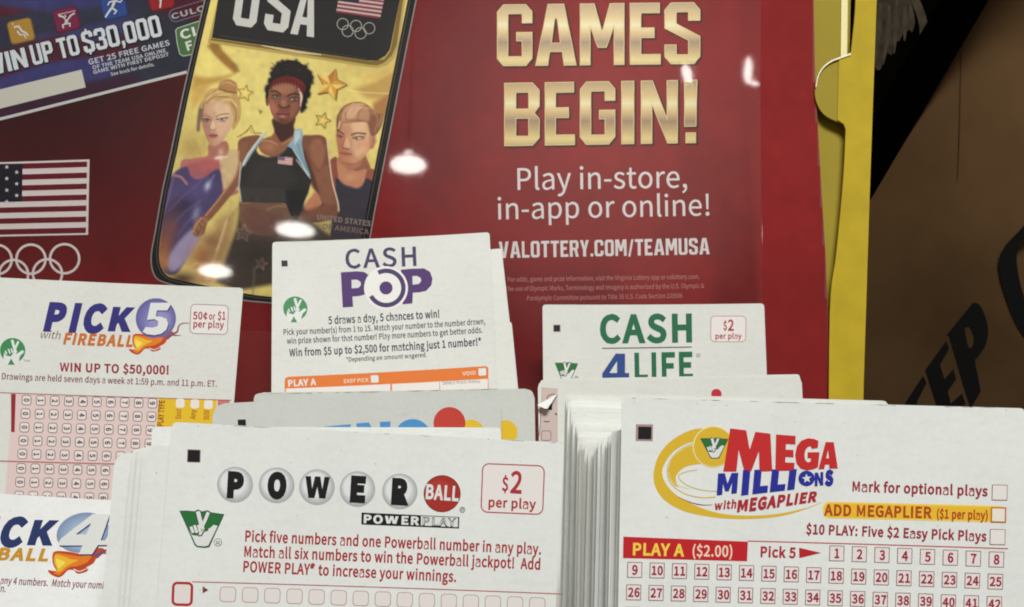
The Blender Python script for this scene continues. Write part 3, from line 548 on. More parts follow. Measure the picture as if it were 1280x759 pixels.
# ------------------------------------------------------------------ painted print: colours per vertex of a fine sheet
class Canvas:
    def __init__(s, x0, y0, x1, y1, step, base):
        s.xs = np.arange(x0, x1 + .01, step, dtype=float); s.ys = np.arange(y0, y1 + .01, step, dtype=float)
        s.X, s.Y = np.meshgrid(s.xs, s.ys); s.step = step
        s.C = np.empty(s.X.shape + (3,)); s.C[:] = base
    def _win(s, P, pad):
        P = np.asarray(P, float)
        a = np.searchsorted(s.xs, P[:, 0].min() - pad); b = np.searchsorted(s.xs, P[:, 0].max() + pad)
        c = np.searchsorted(s.ys, P[:, 1].min() - pad); d = np.searchsorted(s.ys, P[:, 1].max() + pad)
        return slice(c, d), slice(a, b)
    def _dist(s, P, X, Y, closed=True):
        P = np.asarray(P, float); n = len(P)
        best = np.full(X.shape, 1e18); ins = np.zeros(X.shape, bool)
        for i in range(n if closed else n - 1):
            a, b = P[i], P[(i + 1) % n]; e = b - a; L = e @ e + 1e-12
            t = np.clip(((X - a[0]) * e[0] + (Y - a[1]) * e[1]) / L, 0, 1)
            best = np.minimum(best, (X - a[0] - t * e[0]) ** 2 + (Y - a[1] - t * e[1]) ** 2)
            if closed:
                c = ((a[1] > Y) != (b[1] > Y))
                with np.errstate(divide='ignore', invalid='ignore'):
                    ins ^= c & (X < (b[0] - a[0]) * (Y - a[1]) / (b[1] - a[1] + 1e-15) + a[0])
        return np.sqrt(best), ins
    def _mix(s, w, A, col):
        col = np.asarray(col, float)
        s.C[w] += (col - s.C[w]) * A[..., None]
    def poly(s, P, col, soft=.7, alpha=1.0, col2=None, g0=None, g1=None):
        w = s._win(P, soft * 2 + 2)
        X, Y = s.X[w], s.Y[w]
        if X.size == 0: return
        d, ins = s._dist(P, X, Y)
        sd = np.where(ins, -d, d)
        A = np.clip(.5 - sd / (2 * max(soft, .05)), 0, 1); A = A * A * (3 - 2 * A) * alpha
        if col2 is not None:
            g0, g1 = np.array(g0, float), np.array(g1, float); e = g1 - g0
            t = np.clip(((X - g0[0]) * e[0] + (Y - g0[1]) * e[1]) / (e @ e), 0, 1)[..., None]
            col = np.array(col, float) * (1 - t) + np.array(col2, float) * t
        s._mix(w, A, col)
    def line(s, P, wd, col, soft=.7, alpha=1.0):
        w = s._win(P, wd + soft * 2 + 2)
        X, Y = s.X[w], s.Y[w]
        if X.size == 0: return
        d, _ = s._dist(P, X, Y, False)
        A = np.clip(.5 - (d - wd / 2) / (2 * max(soft, .05)), 0, 1); A = A * A * (3 - 2 * A) * alpha
        s._mix(w, A, col)
    def blob(s, cx, cy, rx, ry, col, alpha=1.0, rot=0):
        c, n = math.cos(R(rot)), math.sin(R(rot)); r = max(rx, ry) * 2
        w = s._win([(cx - r, cy - r), (cx + r, cy + r)], 1)
        X, Y = s.X[w] - cx, s.Y[w] - cy
        if X.size == 0: return
        u = (X * c + Y * n) / rx; v = (-X * n + Y * c) / ry
        s._mix(w, np.exp(-(u * u + v * v) * 1.2) * alpha, col)
    def noise(s, amp, scale, seed=0):
        g = np.random.default_rng(seed)
        ny, nx = int((s.ys[-1] - s.ys[0]) / scale) + 3, int((s.xs[-1] - s.xs[0]) / scale) + 3
        N = g.normal(0, 1, (ny, nx))
        fx = (s.X - s.xs[0]) / scale; fy = (s.Y - s.ys[0]) / scale
        ix, iy = fx.astype(int), fy.astype(int); tx, ty = fx - ix, fy - iy
        tx, ty = tx * tx * (3 - 2 * tx), ty * ty * (3 - 2 * ty)
        v = (N[iy, ix] * (1 - tx) + N[iy, ix + 1] * tx) * (1 - ty) + (N[iy + 1, ix] * (1 - tx) + N[iy + 1, ix + 1] * tx) * ty
        s.C *= (1 + amp * v)[..., None]
    def put(s, thing, part, m, layer, inside=None, k=1.0):
        """the painted sheet as a fine mesh on the thing's plane"""
        ny, nx = s.X.shape
        V = np.stack([s.X.ravel(), s.Y.ravel()], 1)
        I = np.arange(ny * nx).reshape(ny, nx)
        Q = np.stack([I[:-1, :-1], I[1:, :-1], I[1:, 1:], I[:-1, 1:]], -1).reshape(-1, 4)
        C = np.clip(s.C, 0, 255) / 255.0
        C = np.where(C <= .04045, C / 12.92, ((C + .055) / 1.055) ** 2.4).reshape(-1, 3) * k
        if inside is not None:
            _, ins = s._dist(inside, s.X, s.Y)
            keep = ins.ravel()[Q].all(1); Q = Q[keep]
            used = np.unique(Q); mp = np.full(ny * nx, -1); mp[used] = np.arange(len(used))
            Q = mp[Q]; V = V[used]; C = C[used]
        L = thing.loc(thing.plane.hits(V)); L[:, 2] += layer * LZ
        p = thing.part(part); base = p.n
        p.add(L, Q.tolist(), m)
        thing.colors.setdefault(part, []).append((base, np.concatenate([C, np.ones((len(C), 1))], 1)))
    @staticmethod
    def finish(thing):
        for part, lst in thing.colors.items():
            me = thing.objs[part].data
            a = me.color_attributes.new("Col", 'FLOAT_COLOR', 'POINT')
            A = np.ones((len(me.vertices), 4))
            for base, C in lst: A[base:base + len(C)] = C
            a.data.foreach_set("color", A.ravel())

# ------------------------------------------------------------------ the counter and the stepped rack under the slips (below the picture)
counter_m = mat("dark_laminate", (70, 62, 56), .45, noise=.15, nscale=30)
mesh_obj("counter", *boxv(-1.6, 1.6, -.5, 1.6, .93, .97), counter_m, kind="structure")

def slip_mesh(w, h, th, r, m, name, curl=0.0, nx=7, ny=9):
    """a slip of paper, base centre at the origin, with rounded corners and a slight bow"""
    xs = [-w / 2, -w / 2 + r * .3, -w / 2 + r] + [(-w / 2 + r) + (w - 2 * r) * i / nx for i in range(1, nx)] + [w / 2 - r, w / 2 - r * .3, w / 2]
    ys = [h * i / ny for i in range(ny)] + [h - r, h - r * .3, h]
    V, n = [], len(xs)
    def pt(x, y, z):
        ex = max(0, abs(x) - (w / 2 - r)); ey = max(0, y - (h - r)); q = math.hypot(ex, ey)
        if ex > 0 and ey > 0 and q > 1e-9:
            f = max(ex, ey) / q
            x = math.copysign(w / 2 - r + ex * f, x); y = h - r + ey * f
        return (x, y, z + curl * ((2 * x / w) ** 2 - .4) * (y / h))
    for z in (0, -th):
        for y in ys:
            for x in xs: V.append(pt(x, y, z))
    k = n * len(ys); F = []
    for j in range(len(ys) - 1):
        for i in range(n - 1):
            a = j * n + i; F.append([a, a + 1, a + n + 1, a + n]); F.append([k + a, k + a + n, k + a + n + 1, k + a + 1])
    for i in range(n - 1):
        F.append([i, k + i, k + i + 1, i + 1]); a = (len(ys) - 1) * n + i; F.append([a, a + 1, k + a + 1, k + a])
    for j in range(len(ys) - 1):
        a = j * n; F.append([a, a + n, k + a + n, k + a]); b = a + n - 1; F.append([b, k + b, k + b + n, b + n])
    me = bpy.data.meshes.new(name); me.from_pydata(V, [], F); me.materials.append(m)
    return me
PAPER = paper_mat("slip_paper", (237, 239, 233))
PAPER2 = paper_mat("slip_paper_grey", (212, 213, 206))
PAPER4 = paper_mat("slip_paper_bright", (249, 249, 246))
PAPER3 = paper_mat("slip_paper_warm", (229, 229, 221))
def slip(label, TL, TR, depth, lean, yaw=0, H=.2, m=None, th=.00018, r=.0012, group=None, name="play_slip", bow=.0014, wave=.0):
    m = m or PAPER
    pl = Plane((TL[0] + TR[0]) / 2, (TL[1] + TR[1]) / 2, depth, lean, yaw)
    a, b = pl.hit(*TL), pl.hit(*TR)
    M = frame(a, b - a, pl.n)
    w = (b - a).length
    M = M @ Matrix.Translation((w / 2, -H, 0))
    t = Thing(name, label, "lottery slip", pl, M, group)
    t.w, t.h = w, H
    t.curl = lambda x, y: bow * ((2 * x / w) ** 2 - .35) * min(1, max(0, y / H - .3) * 2) + wave * math.sin(x * 70 + 1.3) * math.sin(y * 45)
    P = t.part("paper")
    me = slip_mesh(w, H, th, r, m, "tmp")
    P.add([tuple(v.co) for v in me.vertices], [list(f.vertices) for f in me.polygons], m)
    bpy.data.meshes.remove(me)
    return t
PLAIN = {}
def plain(t, x, y, depth, rot=0, label=None, group=None, key=0, m=None, ref="TL", pitch=0, w=None, curl=None, th=.00032):
    """one blank-looking slip of a pile: its top corner stands at pixel (x, y) at that distance"""
    k = (key, m.name if m else "")
    if k not in PLAIN:
        PLAIN[k] = slip_mesh(w or t.w, t.h, th, .0010, m or PAPER, "play_slip", curl=[0, .0004, -.0003, .0007, -.0006][key % 5] if curl is None else curl)
    o = bpy.data.objects.new("play_slip", PLAIN[k]); COL.objects.link(o)
    c = at(x, y, depth); M = t.M.copy(); M.translation = c
    W = w or t.w
    o.matrix_world = M @ Matrix.Rotation(R(rot), 4, 'Z') @ Matrix.Rotation(R(pitch), 4, 'X') @ Matrix.Translation((W / 2 if ref == "TL" else -W / 2, -t.h, 0))
    o["label"] = label; o["category"] = "lottery slip"
    if group: o["group"] = group
    return o

# ------------------------------------------------------------------ yellow display frame, poster, clear cover, dark panel, cardboard box
YEL = mat("yellow_board", (186, 160, 34), .6, spec=.15, noise=.09, nscale=70)
YEL2 = mat("yellow_board_edge", (240, 228, 165), .6)
PP = Plane(640, 380, .484, 12)
Mp = frame(PP.hit(480, 640), PP.hit(980, 640) - PP.hit(480, 640), PP.n)
fr = Thing("display_frame", "yellow cardboard display frame with a die-cut round tab beside the red poster", "display frame", PP, Mp)
fr.slab("back_panel", [(-100, -110), (1071, -110), (1066, 0), (1062, 250), (1052, 640), (-100, 640)], mat("yellow_board_shaded", (158, 138, 40), .6, spec=.15, noise=.06, nscale=25), -.0045, -.0035)  # same yellow board as the front, its recess shade put into the colour
fr.slab("front_panel", cr([(1069, -110), (1068, 0), (1064, 50), (1062, 68)], 4, False) + [(1053, 74), (1047, 76), (1045, 152), (1053, 157.5)] + cr([(1055.5, 164), (1052, 230), (1043.5, 320), (1035.5, 395), (1034, 640)], 5, False) + [(1075, 640), (1077.5, 485), (1085, 250), (1089.5, 125), (1094, 0), (1098, -110)], YEL, .0012, .0022)
fr.slab("tab", cr([(1048, 75.5), (1037, 79), (1026, 88), (1020, 99), (1017.5, 112), (1018.5, 126), (1024, 139), (1033, 148), (1047, 154.5)], 5, False), mat("yellow_board_shaded"), .0006, .0016)  # tab takes the same shaded yellow
fr.slab("tab_edge_highlight", ribbon(cr([(1061, 71), (1050, 75), (1037, 80), (1026.5, 88.5), (1020.3, 99.5), (1018, 112)], 6, False), 2.2, 1.0), mat("cut_edge_highlight", (250, 243, 215), .6), .0020, .0028)  # highlight along the upper cut edge, painted as a pale strip
fr.slab("side_lip", [(1055, -110), (1063, -110), (1061, 66), (1053, 69)], YEL2, -.0034, -.0026)
fr.build()

poster = Thing("poster", "red poster with gold block heading and white lines, standing behind the clear cover", "poster", PP, Mp)
poster.boost = 1.15
RX = [(-100, -110), (1014, -110), (1017, 0), (1019, 100), (1027, 240), (1032, 320), (1036, 420), (1037, 485), (1040, 640), (-100, 640)]
poster.slab("sheet", RX, mat("poster_back_card", (120, 34, 32), .6), -.0008, 0)
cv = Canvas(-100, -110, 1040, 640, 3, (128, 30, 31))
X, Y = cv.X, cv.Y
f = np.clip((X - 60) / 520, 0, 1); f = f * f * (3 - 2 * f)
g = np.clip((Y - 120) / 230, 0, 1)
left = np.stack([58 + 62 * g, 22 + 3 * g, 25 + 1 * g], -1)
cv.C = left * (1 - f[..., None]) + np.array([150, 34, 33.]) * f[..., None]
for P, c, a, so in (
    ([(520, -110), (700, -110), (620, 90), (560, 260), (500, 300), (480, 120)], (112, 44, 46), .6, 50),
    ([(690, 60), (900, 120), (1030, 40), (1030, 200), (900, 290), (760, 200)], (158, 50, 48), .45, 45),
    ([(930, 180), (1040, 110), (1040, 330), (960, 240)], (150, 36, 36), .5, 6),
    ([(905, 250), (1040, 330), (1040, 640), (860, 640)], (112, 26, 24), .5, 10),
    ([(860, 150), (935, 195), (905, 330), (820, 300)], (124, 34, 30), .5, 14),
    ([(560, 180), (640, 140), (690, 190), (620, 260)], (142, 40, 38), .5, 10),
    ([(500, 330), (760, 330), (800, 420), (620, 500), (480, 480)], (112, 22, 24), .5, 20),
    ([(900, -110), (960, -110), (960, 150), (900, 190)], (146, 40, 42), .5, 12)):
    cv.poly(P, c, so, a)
cv.poly([(925, -110), (1040, -110), (1040, 640), (955, 640), (935, 300)], (126, 30, 29), 14, .75)  # red painted darker past the clear cover's edge to balance the cover's haze
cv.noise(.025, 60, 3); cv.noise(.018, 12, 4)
PRINT = attr_mat("poster_print", .6)
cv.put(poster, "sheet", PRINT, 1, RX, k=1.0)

WHT = ink((235, 226, 222)); MAR = ink((74, 16, 18)); PALE = ink((232, 196, 190))
# gold heading
def gold_mat(name, p, y0, y1):
    m = bpy.data.materials.new(name); m.use_nodes = True
    nt = m.node_tree; b = nt.nodes["Principled BSDF"]
    v0 = poster.loc([p.hit(760, y0)])[0][1]; v1 = poster.loc([p.hit(760, y1)])[0][1]
    tc = nt.nodes.new("ShaderNodeTexCoord"); sx = nt.nodes.new("ShaderNodeSeparateXYZ"); mr = nt.nodes.new("ShaderNodeMapRange")
    mr.inputs[1].default_value = v0; mr.inputs[2].default_value = v1
    rp = nt.nodes.new("ShaderNodeValToRGB"); e = rp.color_ramp.elements
    stops = [(0, (176, 138, 62)), (.22, (214, 182, 98)), (.34, (240, 222, 158)), (.46, (214, 178, 96)), (.62, (140, 104, 40)), (.74, (180, 145, 62)), (.9, (226, 200, 112)), (1, (206, 176, 92))]
    e[0].position, e[0].color = stops[0][0], (*rgb(stops[0][1]), 1); e[1].position, e[1].color = 1, (*rgb(stops[-1][1]), 1)
    for q, c in stops[1:-1]:
        x = e.new(q); x.color = (*rgb(c, 1.15), 1)
    nt.links.new(tc.outputs["Object"], sx.inputs[0]); nt.links.new(sx.outputs["Y"], mr.inputs["Value"])
    nt.links.new(mr.outputs[0], rp.inputs["Fac"]); nt.links.new(rp.outputs["Color"], b.inputs["Base Color"])
    b.inputs["Roughness"].default_value = .4
    return m
c4 = lambda x, y: (580 + x / 3.765, y / 3.765)
def lay_px(items, x0, x1): return [(c, (a - x0) / (x1 - x0), (b - x0) / (x1 - x0)) for c, a, b in items]
GOLD_EDGE = ink((238, 214, 150))
for nm, items, xa, xb, ya, yb, h, t0, t1 in (
    ("games", [('G', 155, 322), ('A', 335, 530), ('M', 545, 755), ('E', 780, 926), ('S', 943, 1112)], 155, 1112, 313, 302, 291 / 3.765, 20, 312),
    ("begin", [('B', 189, 356), ('E', 380, 522), ('G', 545, 712), ('I', 740, 801), ('N', 832, 1006), ('!', 1036, 1098)], 189, 1098, 689, 674, 298 / 3.765, 388, 684)):
    L = lay_px(items, xa, xb); a, b = c4(xa, ya), c4(xb, yb); up = (.0, -1.0)
    poster.flat("gold_heading", block_text(L, a, b, h, .9, up, 1.7, 1.5), MAR, 6)
    poster.flat("gold_heading", block_text(L, a, b, h, .0, up), GOLD_EDGE, 8)
    poster.flat("gold_heading", block_text(L, a, b, h, -1.0, up), gold_mat("gold_print_" + nm, PP, t0 / 3.765, t1 / 3.765), 10)
c5 = lambda x, y: (580 + x / 3.765, 190 + y / 3.765)
T = poster.text
T("message_text", "Play in-store,", c5(252, 179), c5(1050, 168), 27, WHT, 6, bold=.004)
T("message_text", "in-app or online!", c5(160, 318), c5(1155, 299), 26.5, WHT, 6, bold=.004)
poster.flat("web_address", block_text(block_layout("VALOTTERY.COM/TEAMUSA", .17), c5(165, 500), c5(1156, 482), 20.5), WHT, 6)
for s, a, b in (("For odds, game and prize information, visit the Virginia Lottery app or valottery.com.", (207, 611), (1108, 597)),
                ("The use of Olympic Marks, Terminology and Imagery is authorized by the U.S. Olympic &", (195, 655), (1130, 640)),
                ("Paralympic Committee pursuant to Title 36 U.S. Code Section 220506", (297, 699), (1028, 687))):
    T("fine_print", s, c5(*a), c5(*b), 5.6, ink((196, 130, 124)), 6, bold=.006)

# flag and rings at the left
c8 = crop(0, 180, 3.795)
FP = "flag_print"
CRM = ink((228, 214, 210))
poster.poly(FP, c8((-330, 98), (425, 74), (418, 431), (-330, 447)), CRM, 6)
def fl(x, f):                       # a point on the flag at fraction f of its height
    u = (x + 320) / 735.0
    return c8((x - (6 * f if x > 0 else 0), (106 + (84 - 106) * u) * (1 - f) + (438 + (423 - 438) * u) * f))[0]
STR = ink((104, 24, 34))
for i in range(7):
    a, b = (2 * i) / 13.0, (2 * i + 1) / 13.0
    poster.poly(FP, [fl(-320, a), fl(414, a), fl(414, b), fl(-320, b)], STR, 8)
poster.poly(FP, [fl(-320, -.01), fl(108, .0), fl(108, 7 / 13), fl(-320, 7 / 13)], ink((28, 28, 38)), 10)
def star(cx, cy, r, rot=0, k=.4):
    return [(cx + (r if i % 2 == 0 else r * k) * math.sin(R(rot + 36 * i)), cy - (r if i % 2 == 0 else r * k) * math.cos(R(rot + 36 * i))) for i in range(10)]
for i in range(4):
    for j in range(3):
        q = c8((80 - 95 * i, 135 + 55 * j + 3 * i))[0]; poster.poly(FP, star(q[0], q[1], 2.9), CRM, 12)
for j in range(4):
    for i in range(3):
        q = c8((33 - 95 * i, 110 + 55 * j + 3 * i))[0]; poster.poly(FP, star(q[0], q[1], 2.9), CRM, 12)
def ring(p, part, cx, cy, r, w, m, layer, sq=1.0, rot=0):
    p.poly(part, [ell(cx, cy, r + w / 2, (r + w / 2) * sq, 48, rot=rot), ell(cx, cy, r - w / 2, (r - w / 2) * sq, 48, rot=rot)], m, layer)
for i, (x, y) in enumerate([(147, 547), (307, 545), (-13, 549), (65, 620), (226, 617)]):
    q = c8((x, y))[0]; ring(poster, "ring_print", q[0], q[1], 18.2, 3.0, CRM, 6 + i * 2)

# the tilted ticket printed at the top left
c1 = crop(0, 0, 4.215)
tk = Canvas(-100, -110, 262, 150, 2, (48, 50, 66))
for P, c, so in (
    (c1((-450, 200), (150, 60), (480, 20), (760, -60), (760, -480), (-450, -480)), (82, 32, 44), 4),
    (c1((-450, -60), (60, 40), (300, 70), (620, 20), (760, -120), (760, -200), (300, -60), (-450, -260)), (58, 58, 104), 5),
    (c1((180, 190), (420, 150), (760, 60), (760, 190), (480, 260), (200, 300)), (60, 58, 100), 5),
    (c1((-450, 420), (60, 250), (330, 180), (480, 230), (760, 150), (760, 250), (460, 330), (240, 360), (-450, 560)), (80, 32, 44), 5),
    (c1((-450, 560), (240, 330), (480, 300), (640, 330), (560, 420), (300, 480), (-450, 640)), (62, 60, 108), 5),
    (c1((-450, 660), (440, 440), (740, 390), (740, 470), (200, 600), (-450, 760)), (60, 34, 52), 6),
    (c1((690, 60), (1080, -60), (1080, 380), (760, 420)), (47, 49, 60), 14),
    (c1((540, -480), (1080, -480), (1080, 120), (860, 70), (700, -60)), (74, 28, 40), 8)):
    tk.poly(P, c, so)
tk.noise(.03, 9, 5)
TKB = c1((-450, 770), (-450, -480), (1110, -480), (1010, 377), (940, 392))
tk.put(poster, "ticket_print", PRINT, 5, TKB, k=1.2)
poster.poly("ticket_print", ribbon(c1((-450, 737), (62, 613), (985, 380)), 3.6), ink((205, 202, 196)), 8)
poster.poly("ticket_print", c1((-300, 545), (430, 368), (452, 461), (-300, 648)), ink((206, 203, 188)), 8)
BWH = ink((214, 218, 220)); BSH = ink((30, 28, 40))
for s, a, b, h, h1 in (("WIN", (-68, 405), (152, 353), 25, 25), ("UP", (178, 346), (292, 318), 25.5, 25.5), ("TO", (318, 312), (425, 286), 25.5, 26), ("$30,000", (448, 283), (858, 190), 27, 27)):
    L = block_layout(s, .12)
    A, B = c1(a)[0], c1(b)[0]
    poster.flat("ticket_print", block_text(L, A, B, h, 1.3, None, .6, .6), BSH, 10)
    poster.flat("ticket_print", block_text(L, A, B, h, 0), BWH, 12)
for s, a, b, h in (("GET 25 FREE GAMES", (470, 342), (896, 238), 6.4), ("OF THE TEAM USA ONLINE", (490, 367), (876, 274), 4.3),
                   ("GAME WITH FIRST DEPOSIT", (494, 391), (892, 295), 4.3), ("See back for details.", (585, 401), (815, 347), 3.9)):
    T("ticket_print", s, c1(a)[0], c1(b)[0], h, ink((196, 196, 200)), 10, bold=.02)
def icon(cx, cy, col, rim, figure):
    q = c1((cx, cy))[0]
    poster.poly("ticket_print", rrect(q[0], q[1], 32, 30, 5, -13), ink(rim), 8)
    poster.poly("ticket_print", rrect(q[0] - .3, q[1] - .3, 29, 27, 4, -13), ink(col), 10)
    for pts, w in figure:
        poster.poly("ticket_print", ribbon([(q[0] + x, q[1] + y) for x, y in pts], w, w * .75), ink((216, 212, 206)), 12)
    return q
icon(112, 165, (176, 134, 52), (120, 86, 40), [([(-9, -5), (-3, -6), (1, 0), (6, 2), (9, 6)], 2.6), ([(-5, 0), (-1, 5), (4, 4), (6, 9)], 2.2), ([(-11, -9), (-9.8, -9)], 3)])
icon(352, 104, (118, 34, 68), (84, 26, 50), [([(-10, -5), (-4, -3), (0, 2), (5, -5), (10, -8)], 2.2), ([(0, 0), (-1, 6)], 4.2), ([(-1, 5), (-5, 7), (-4, 11)], 2.4), ([(-1, 5), (4, 5), (4, 9)], 2.4), ([(-2.5, -4), (-.8, -4.6)], 3.2), ([(-11, -6), (11, -11)], .9)])
icon(602, 38, (44, 74, 138), (34, 54, 100), [([(3, -12), (-1, -3), (-3, 2)], 3.4), ([(1, -8), (8, -6), (10, -10)], 2.0), ([(1, -8), (-6, -6), (-8, -2)], 2.0), ([(-3, 1), (3, 5), (0, 9)], 2.6), ([(-3, 1), (-8, 8), (-11, 13)], 2.8), ([(4, -14), (5, -14.5)], 3.4)])
icon(848, -8, (150, 34, 38), (100, 26, 30), [([(-4, -2), (0, 3), (-1, 12)], 2.6), ([(0, -6), (5, 0)], 2.4)])
cz = crop(190, 0, 8.433)
poster.poly("ticket_print", [rrect(243, 12.2, 66, 17, 8.3, -17), rrect(243, 12.2, 63.4, 14.6, 7.2, -17)], ink((112, 106, 116)), 8)
T("ticket_print", "CULC", cz((212, 205))[0], cz((560, 112))[0], 6.4, ink((170, 166, 170)), 8, bold=.03)
gq = cz((245, 320), (268, 295), (480, 225), (620, 190), (620, 480), (420, 580), (330, 598), (290, 575), (262, 460))
poster.poly("ticket_print", gq, ink((186, 200, 176)), 8)
poster.poly("ticket_print", gq, ink((76, 112, 66)), 10, offset=-1.1)
T("ticket_print", "CL", cz((310, 415))[0], cz((520, 360))[0], 10.5, ink((220, 226, 210)), 12, bold=.03)
T("ticket_print", "F", cz((375, 535))[0], cz((440, 515))[0], 10.5, ink((220, 226, 210)), 12, bold=.03)
# ------------------------------------------------------------------ the telephone printed on the poster, with three athletes
kA = crop(230, 70, 5.06); kB = crop(180, 170, 3.615); kC = crop(340, 60, 5.06); k2 = crop(180, 0, 3.765); k6 = crop(240, 0, 4.571); k4 = crop(190, 180, 3.795)
OUT = [(283, -110), (256, -2), (228, 119), (213.5, 189), (203, 236), (193.5, 290), (188.5, 318), (189.5, 336), (195, 348), (207, 354.5), (240, 363), (302, 376), (343, 380), (440, 391), (452, 386), (457, 372), (462, 305), (487, 172), (521, 0), (545, -110)]
SCR = [(290, -110), (262.5, 0), (235, 119), (220.5, 189), (209, 240), (200.5, 290), (197.8, 316), (199.5, 332), (206, 344), (218, 350), (250, 357), (302, 367.5), (343, 373), (425, 380), (440, 376), (447, 364), (453, 300), (477, 172), (511, 0), (533, -110)]
poster.poly("phone_case_print", cr(OUT, 3), ink((150, 146, 142)), 14)
poster.poly("phone_case_print", cr(OUT, 3), ink((30, 27, 25)), 15, offset=-1.5)
poster.poly("phone_case_print", cr(SCR, 3), ink((96, 90, 84)), 16, offset=2.0)
poster.poly("phone_case_print", cr(SCR, 3), ink((16, 15, 14)), 17, offset=1.2)

a = Canvas(184, -110, 540, 388, 1, (214, 194, 112))
X, Y = a.X, a.Y
# golden backdrop with folds
a.noise(.03, 40, 8)
a.blob(330, 150, 90, 90, (222, 206, 124), .8)
a.poly(kA((200, -120), (245, -30), (335, 60), (350, 100), (320, 110), (262, 62), (205, 10), (150, -60)), (132, 88, 34), 3.0, .8)
a.poly(kA((60, 130), (160, 140), (260, 130), (330, 105), (260, 150), (150, 190), (60, 200)), (168, 122, 50), 4, .7)
a.poly(kA((110, -60), (190, 0), (255, 70), (170, 100), (100, 60)), (232, 212, 120), 3.5, .7)
a.poly(kA((40, 180), (160, 190), (120, 260), (60, 330)), (196, 150, 72), 6, .7)
a.blob(240, 190, 20, 26, (176, 148, 82), .8); a.blob(228, 200, 16, 10, (206, 186, 116), .7)
a.poly(kC((520, 260), (640, 220), (800, 130), (800, 290), (700, 340), (600, 320)), (176, 134, 70), 5, .75)
a.poly(kC((560, 190), (700, 150), (800, 90), (790, 130), (680, 200), (580, 230)), (206, 170, 92), 3, .6)
a.poly(kC((640, 350), (740, 300), (730, 420), (690, 450), (640, 410)), (150, 96, 56), 4, .8)
a.line(kC((470, 270), (600, 285), (740, 290)), 1.2, (236, 214, 140), 1, .7)
a.poly(kC((380, 20), (800, -60), (800, 90), (720, 170), (560, 180), (480, 130)), (190, 160, 84), 8, .35)
a.line(kA((10, 540), (70, 600)), 1.2, (176, 150, 90), .8, .6); a.line(kA((30, 500), (110, 600)), 1, (180, 154, 92), .8, .5); a.line(kA((60, 520), (110, 640)), 1, (170, 140, 80), .8, .5)
# stars
def pstar(cx, cy, r, rot, col, edge, w=1.0):
    S = star(cx, cy, r, rot, .5)
    a.poly(S, col, .6); a.line(S + S[:1], w, edge, .5, .9)
S = star(413.5, 106, 20, 18, .5)
a.poly(star(414.5, 107.5, 20.5, 18, .5), (120, 82, 30), 1)
a.poly(S, (196, 146, 62), .7)
for i in range(5):
    p, q, c = S[2 * i], S[(2 * i + 1) % 10], (413.5, 106)
    a.poly([p, q, c], (232, 196, 108), .6, .85); a.line([p, S[2 * i - 1]], 1, (112, 72, 26), .5, .8)
a.poly([S[0], S[1], (413.5, 106), S[9]], (158, 96, 40), .8, .6)
pstar(403.5, 151, 10.5, 20, (206, 176, 86), (110, 84, 36)); a.poly(star(403.5, 151, 5, 20), (232, 206, 120), .8)
pstar(306.5, 117, 10.5, 12, (216, 192, 98), (120, 96, 44)); a.poly(star(306.5, 117, 5.5, 12), (234, 212, 124), .8)
a.line(kA((340, 515), (400, 480), (425, 440), (445, 490), (490, 490)), 1.2, (116, 96, 46), .6, .9); a.line(kA((360, 510), (415, 455), (430, 490)), .8, (140, 116, 58), .6, .9)
a.poly(kA((470, 340), (500, 352), (480, 372), (476, 356)), (124, 100, 50), .8, .8)

# --- athlete at the right (man with swept hair, navy vest)
sk, sk2, sk3 = (206, 160, 122), (176, 116, 86), (226, 188, 148)
a.poly(cr(kC((425, 690), (420, 760), (395, 800), (380, 830), (420, 900), (560, 930), (640, 860), (690, 820), (640, 790), (600, 700), (560, 690))), (172, 116, 86), .8)
a.poly(cr(kC((590, 690), (560, 740), (500, 770), (440, 745), (430, 790), (520, 830), (620, 800))), (140, 88, 66), 2, .8)
a.poly(cr(kC((408, 520), (425, 470), (480, 450), (580, 455), (615, 500), (622, 560), (648, 575), (646, 620), (612, 655), (590, 690), (560, 722), (520, 742), (480, 740), (448, 728), (425, 690), (414, 620), (405, 565)), 6), sk, .7, 1, sk2, kC((560, 560))[0], kC((400, 620))[0])
a.poly(cr(kC((505, 480), (580, 470), (602, 530), (590, 640), (540, 690), (505, 640), (520, 560))), sk3, 3, .55)
a.poly(cr(kC((410, 540), (440, 560), (462, 600), (450, 650), (430, 690), (415, 620))), (172, 112, 84), 2, .7)
a.blob(*kC((580, 610))[0], 8, 7, (208, 138, 110), .6)
a.poly(kC((618, 540), (655, 540), (662, 590), (640, 640), (615, 640)), (186, 130, 98), 1.2, .9); a.line(kC((640, 560), (645, 600), (628, 630)), 1.1, (130, 82, 60), .7, .8)
# man: hair
hair = cr(kC((408, 505), (410, 440), (428, 400), (455, 368), (505, 346), (565, 344), (612, 366), (640, 396), (672, 416), (708, 424), (700, 470), (690, 500), (668, 540), (640, 560), (622, 545), (612, 500), (596, 468), (540, 462), (480, 462), (448, 474), (434, 510), (418, 545)), 6)
a.poly(hair, (150, 104, 74), .8)
a.poly(cr(kC((606, 440), (650, 420), (700, 428), (692, 490), (664, 540), (640, 556), (624, 540), (614, 500))), (128, 84, 62), 2, .85)
a.poly(cr(kC((440, 470), (446, 410), (480, 372), (545, 356), (600, 380), (618, 420), (612, 462), (560, 455), (500, 455))), (184, 138, 104), 2, .9)
a.poly(cr(kC((470, 440), (480, 395), (520, 372), (570, 372), (540, 400), (520, 445))), (212, 170, 132), 2.2, .8)
for p in (((470, 462), (466, 412), (500, 364)), ((545, 458), (552, 410), (592, 372))):
    a.line(cr(kC(*p), 6, False), 1.0, (120, 78, 56), 1.0, .5)
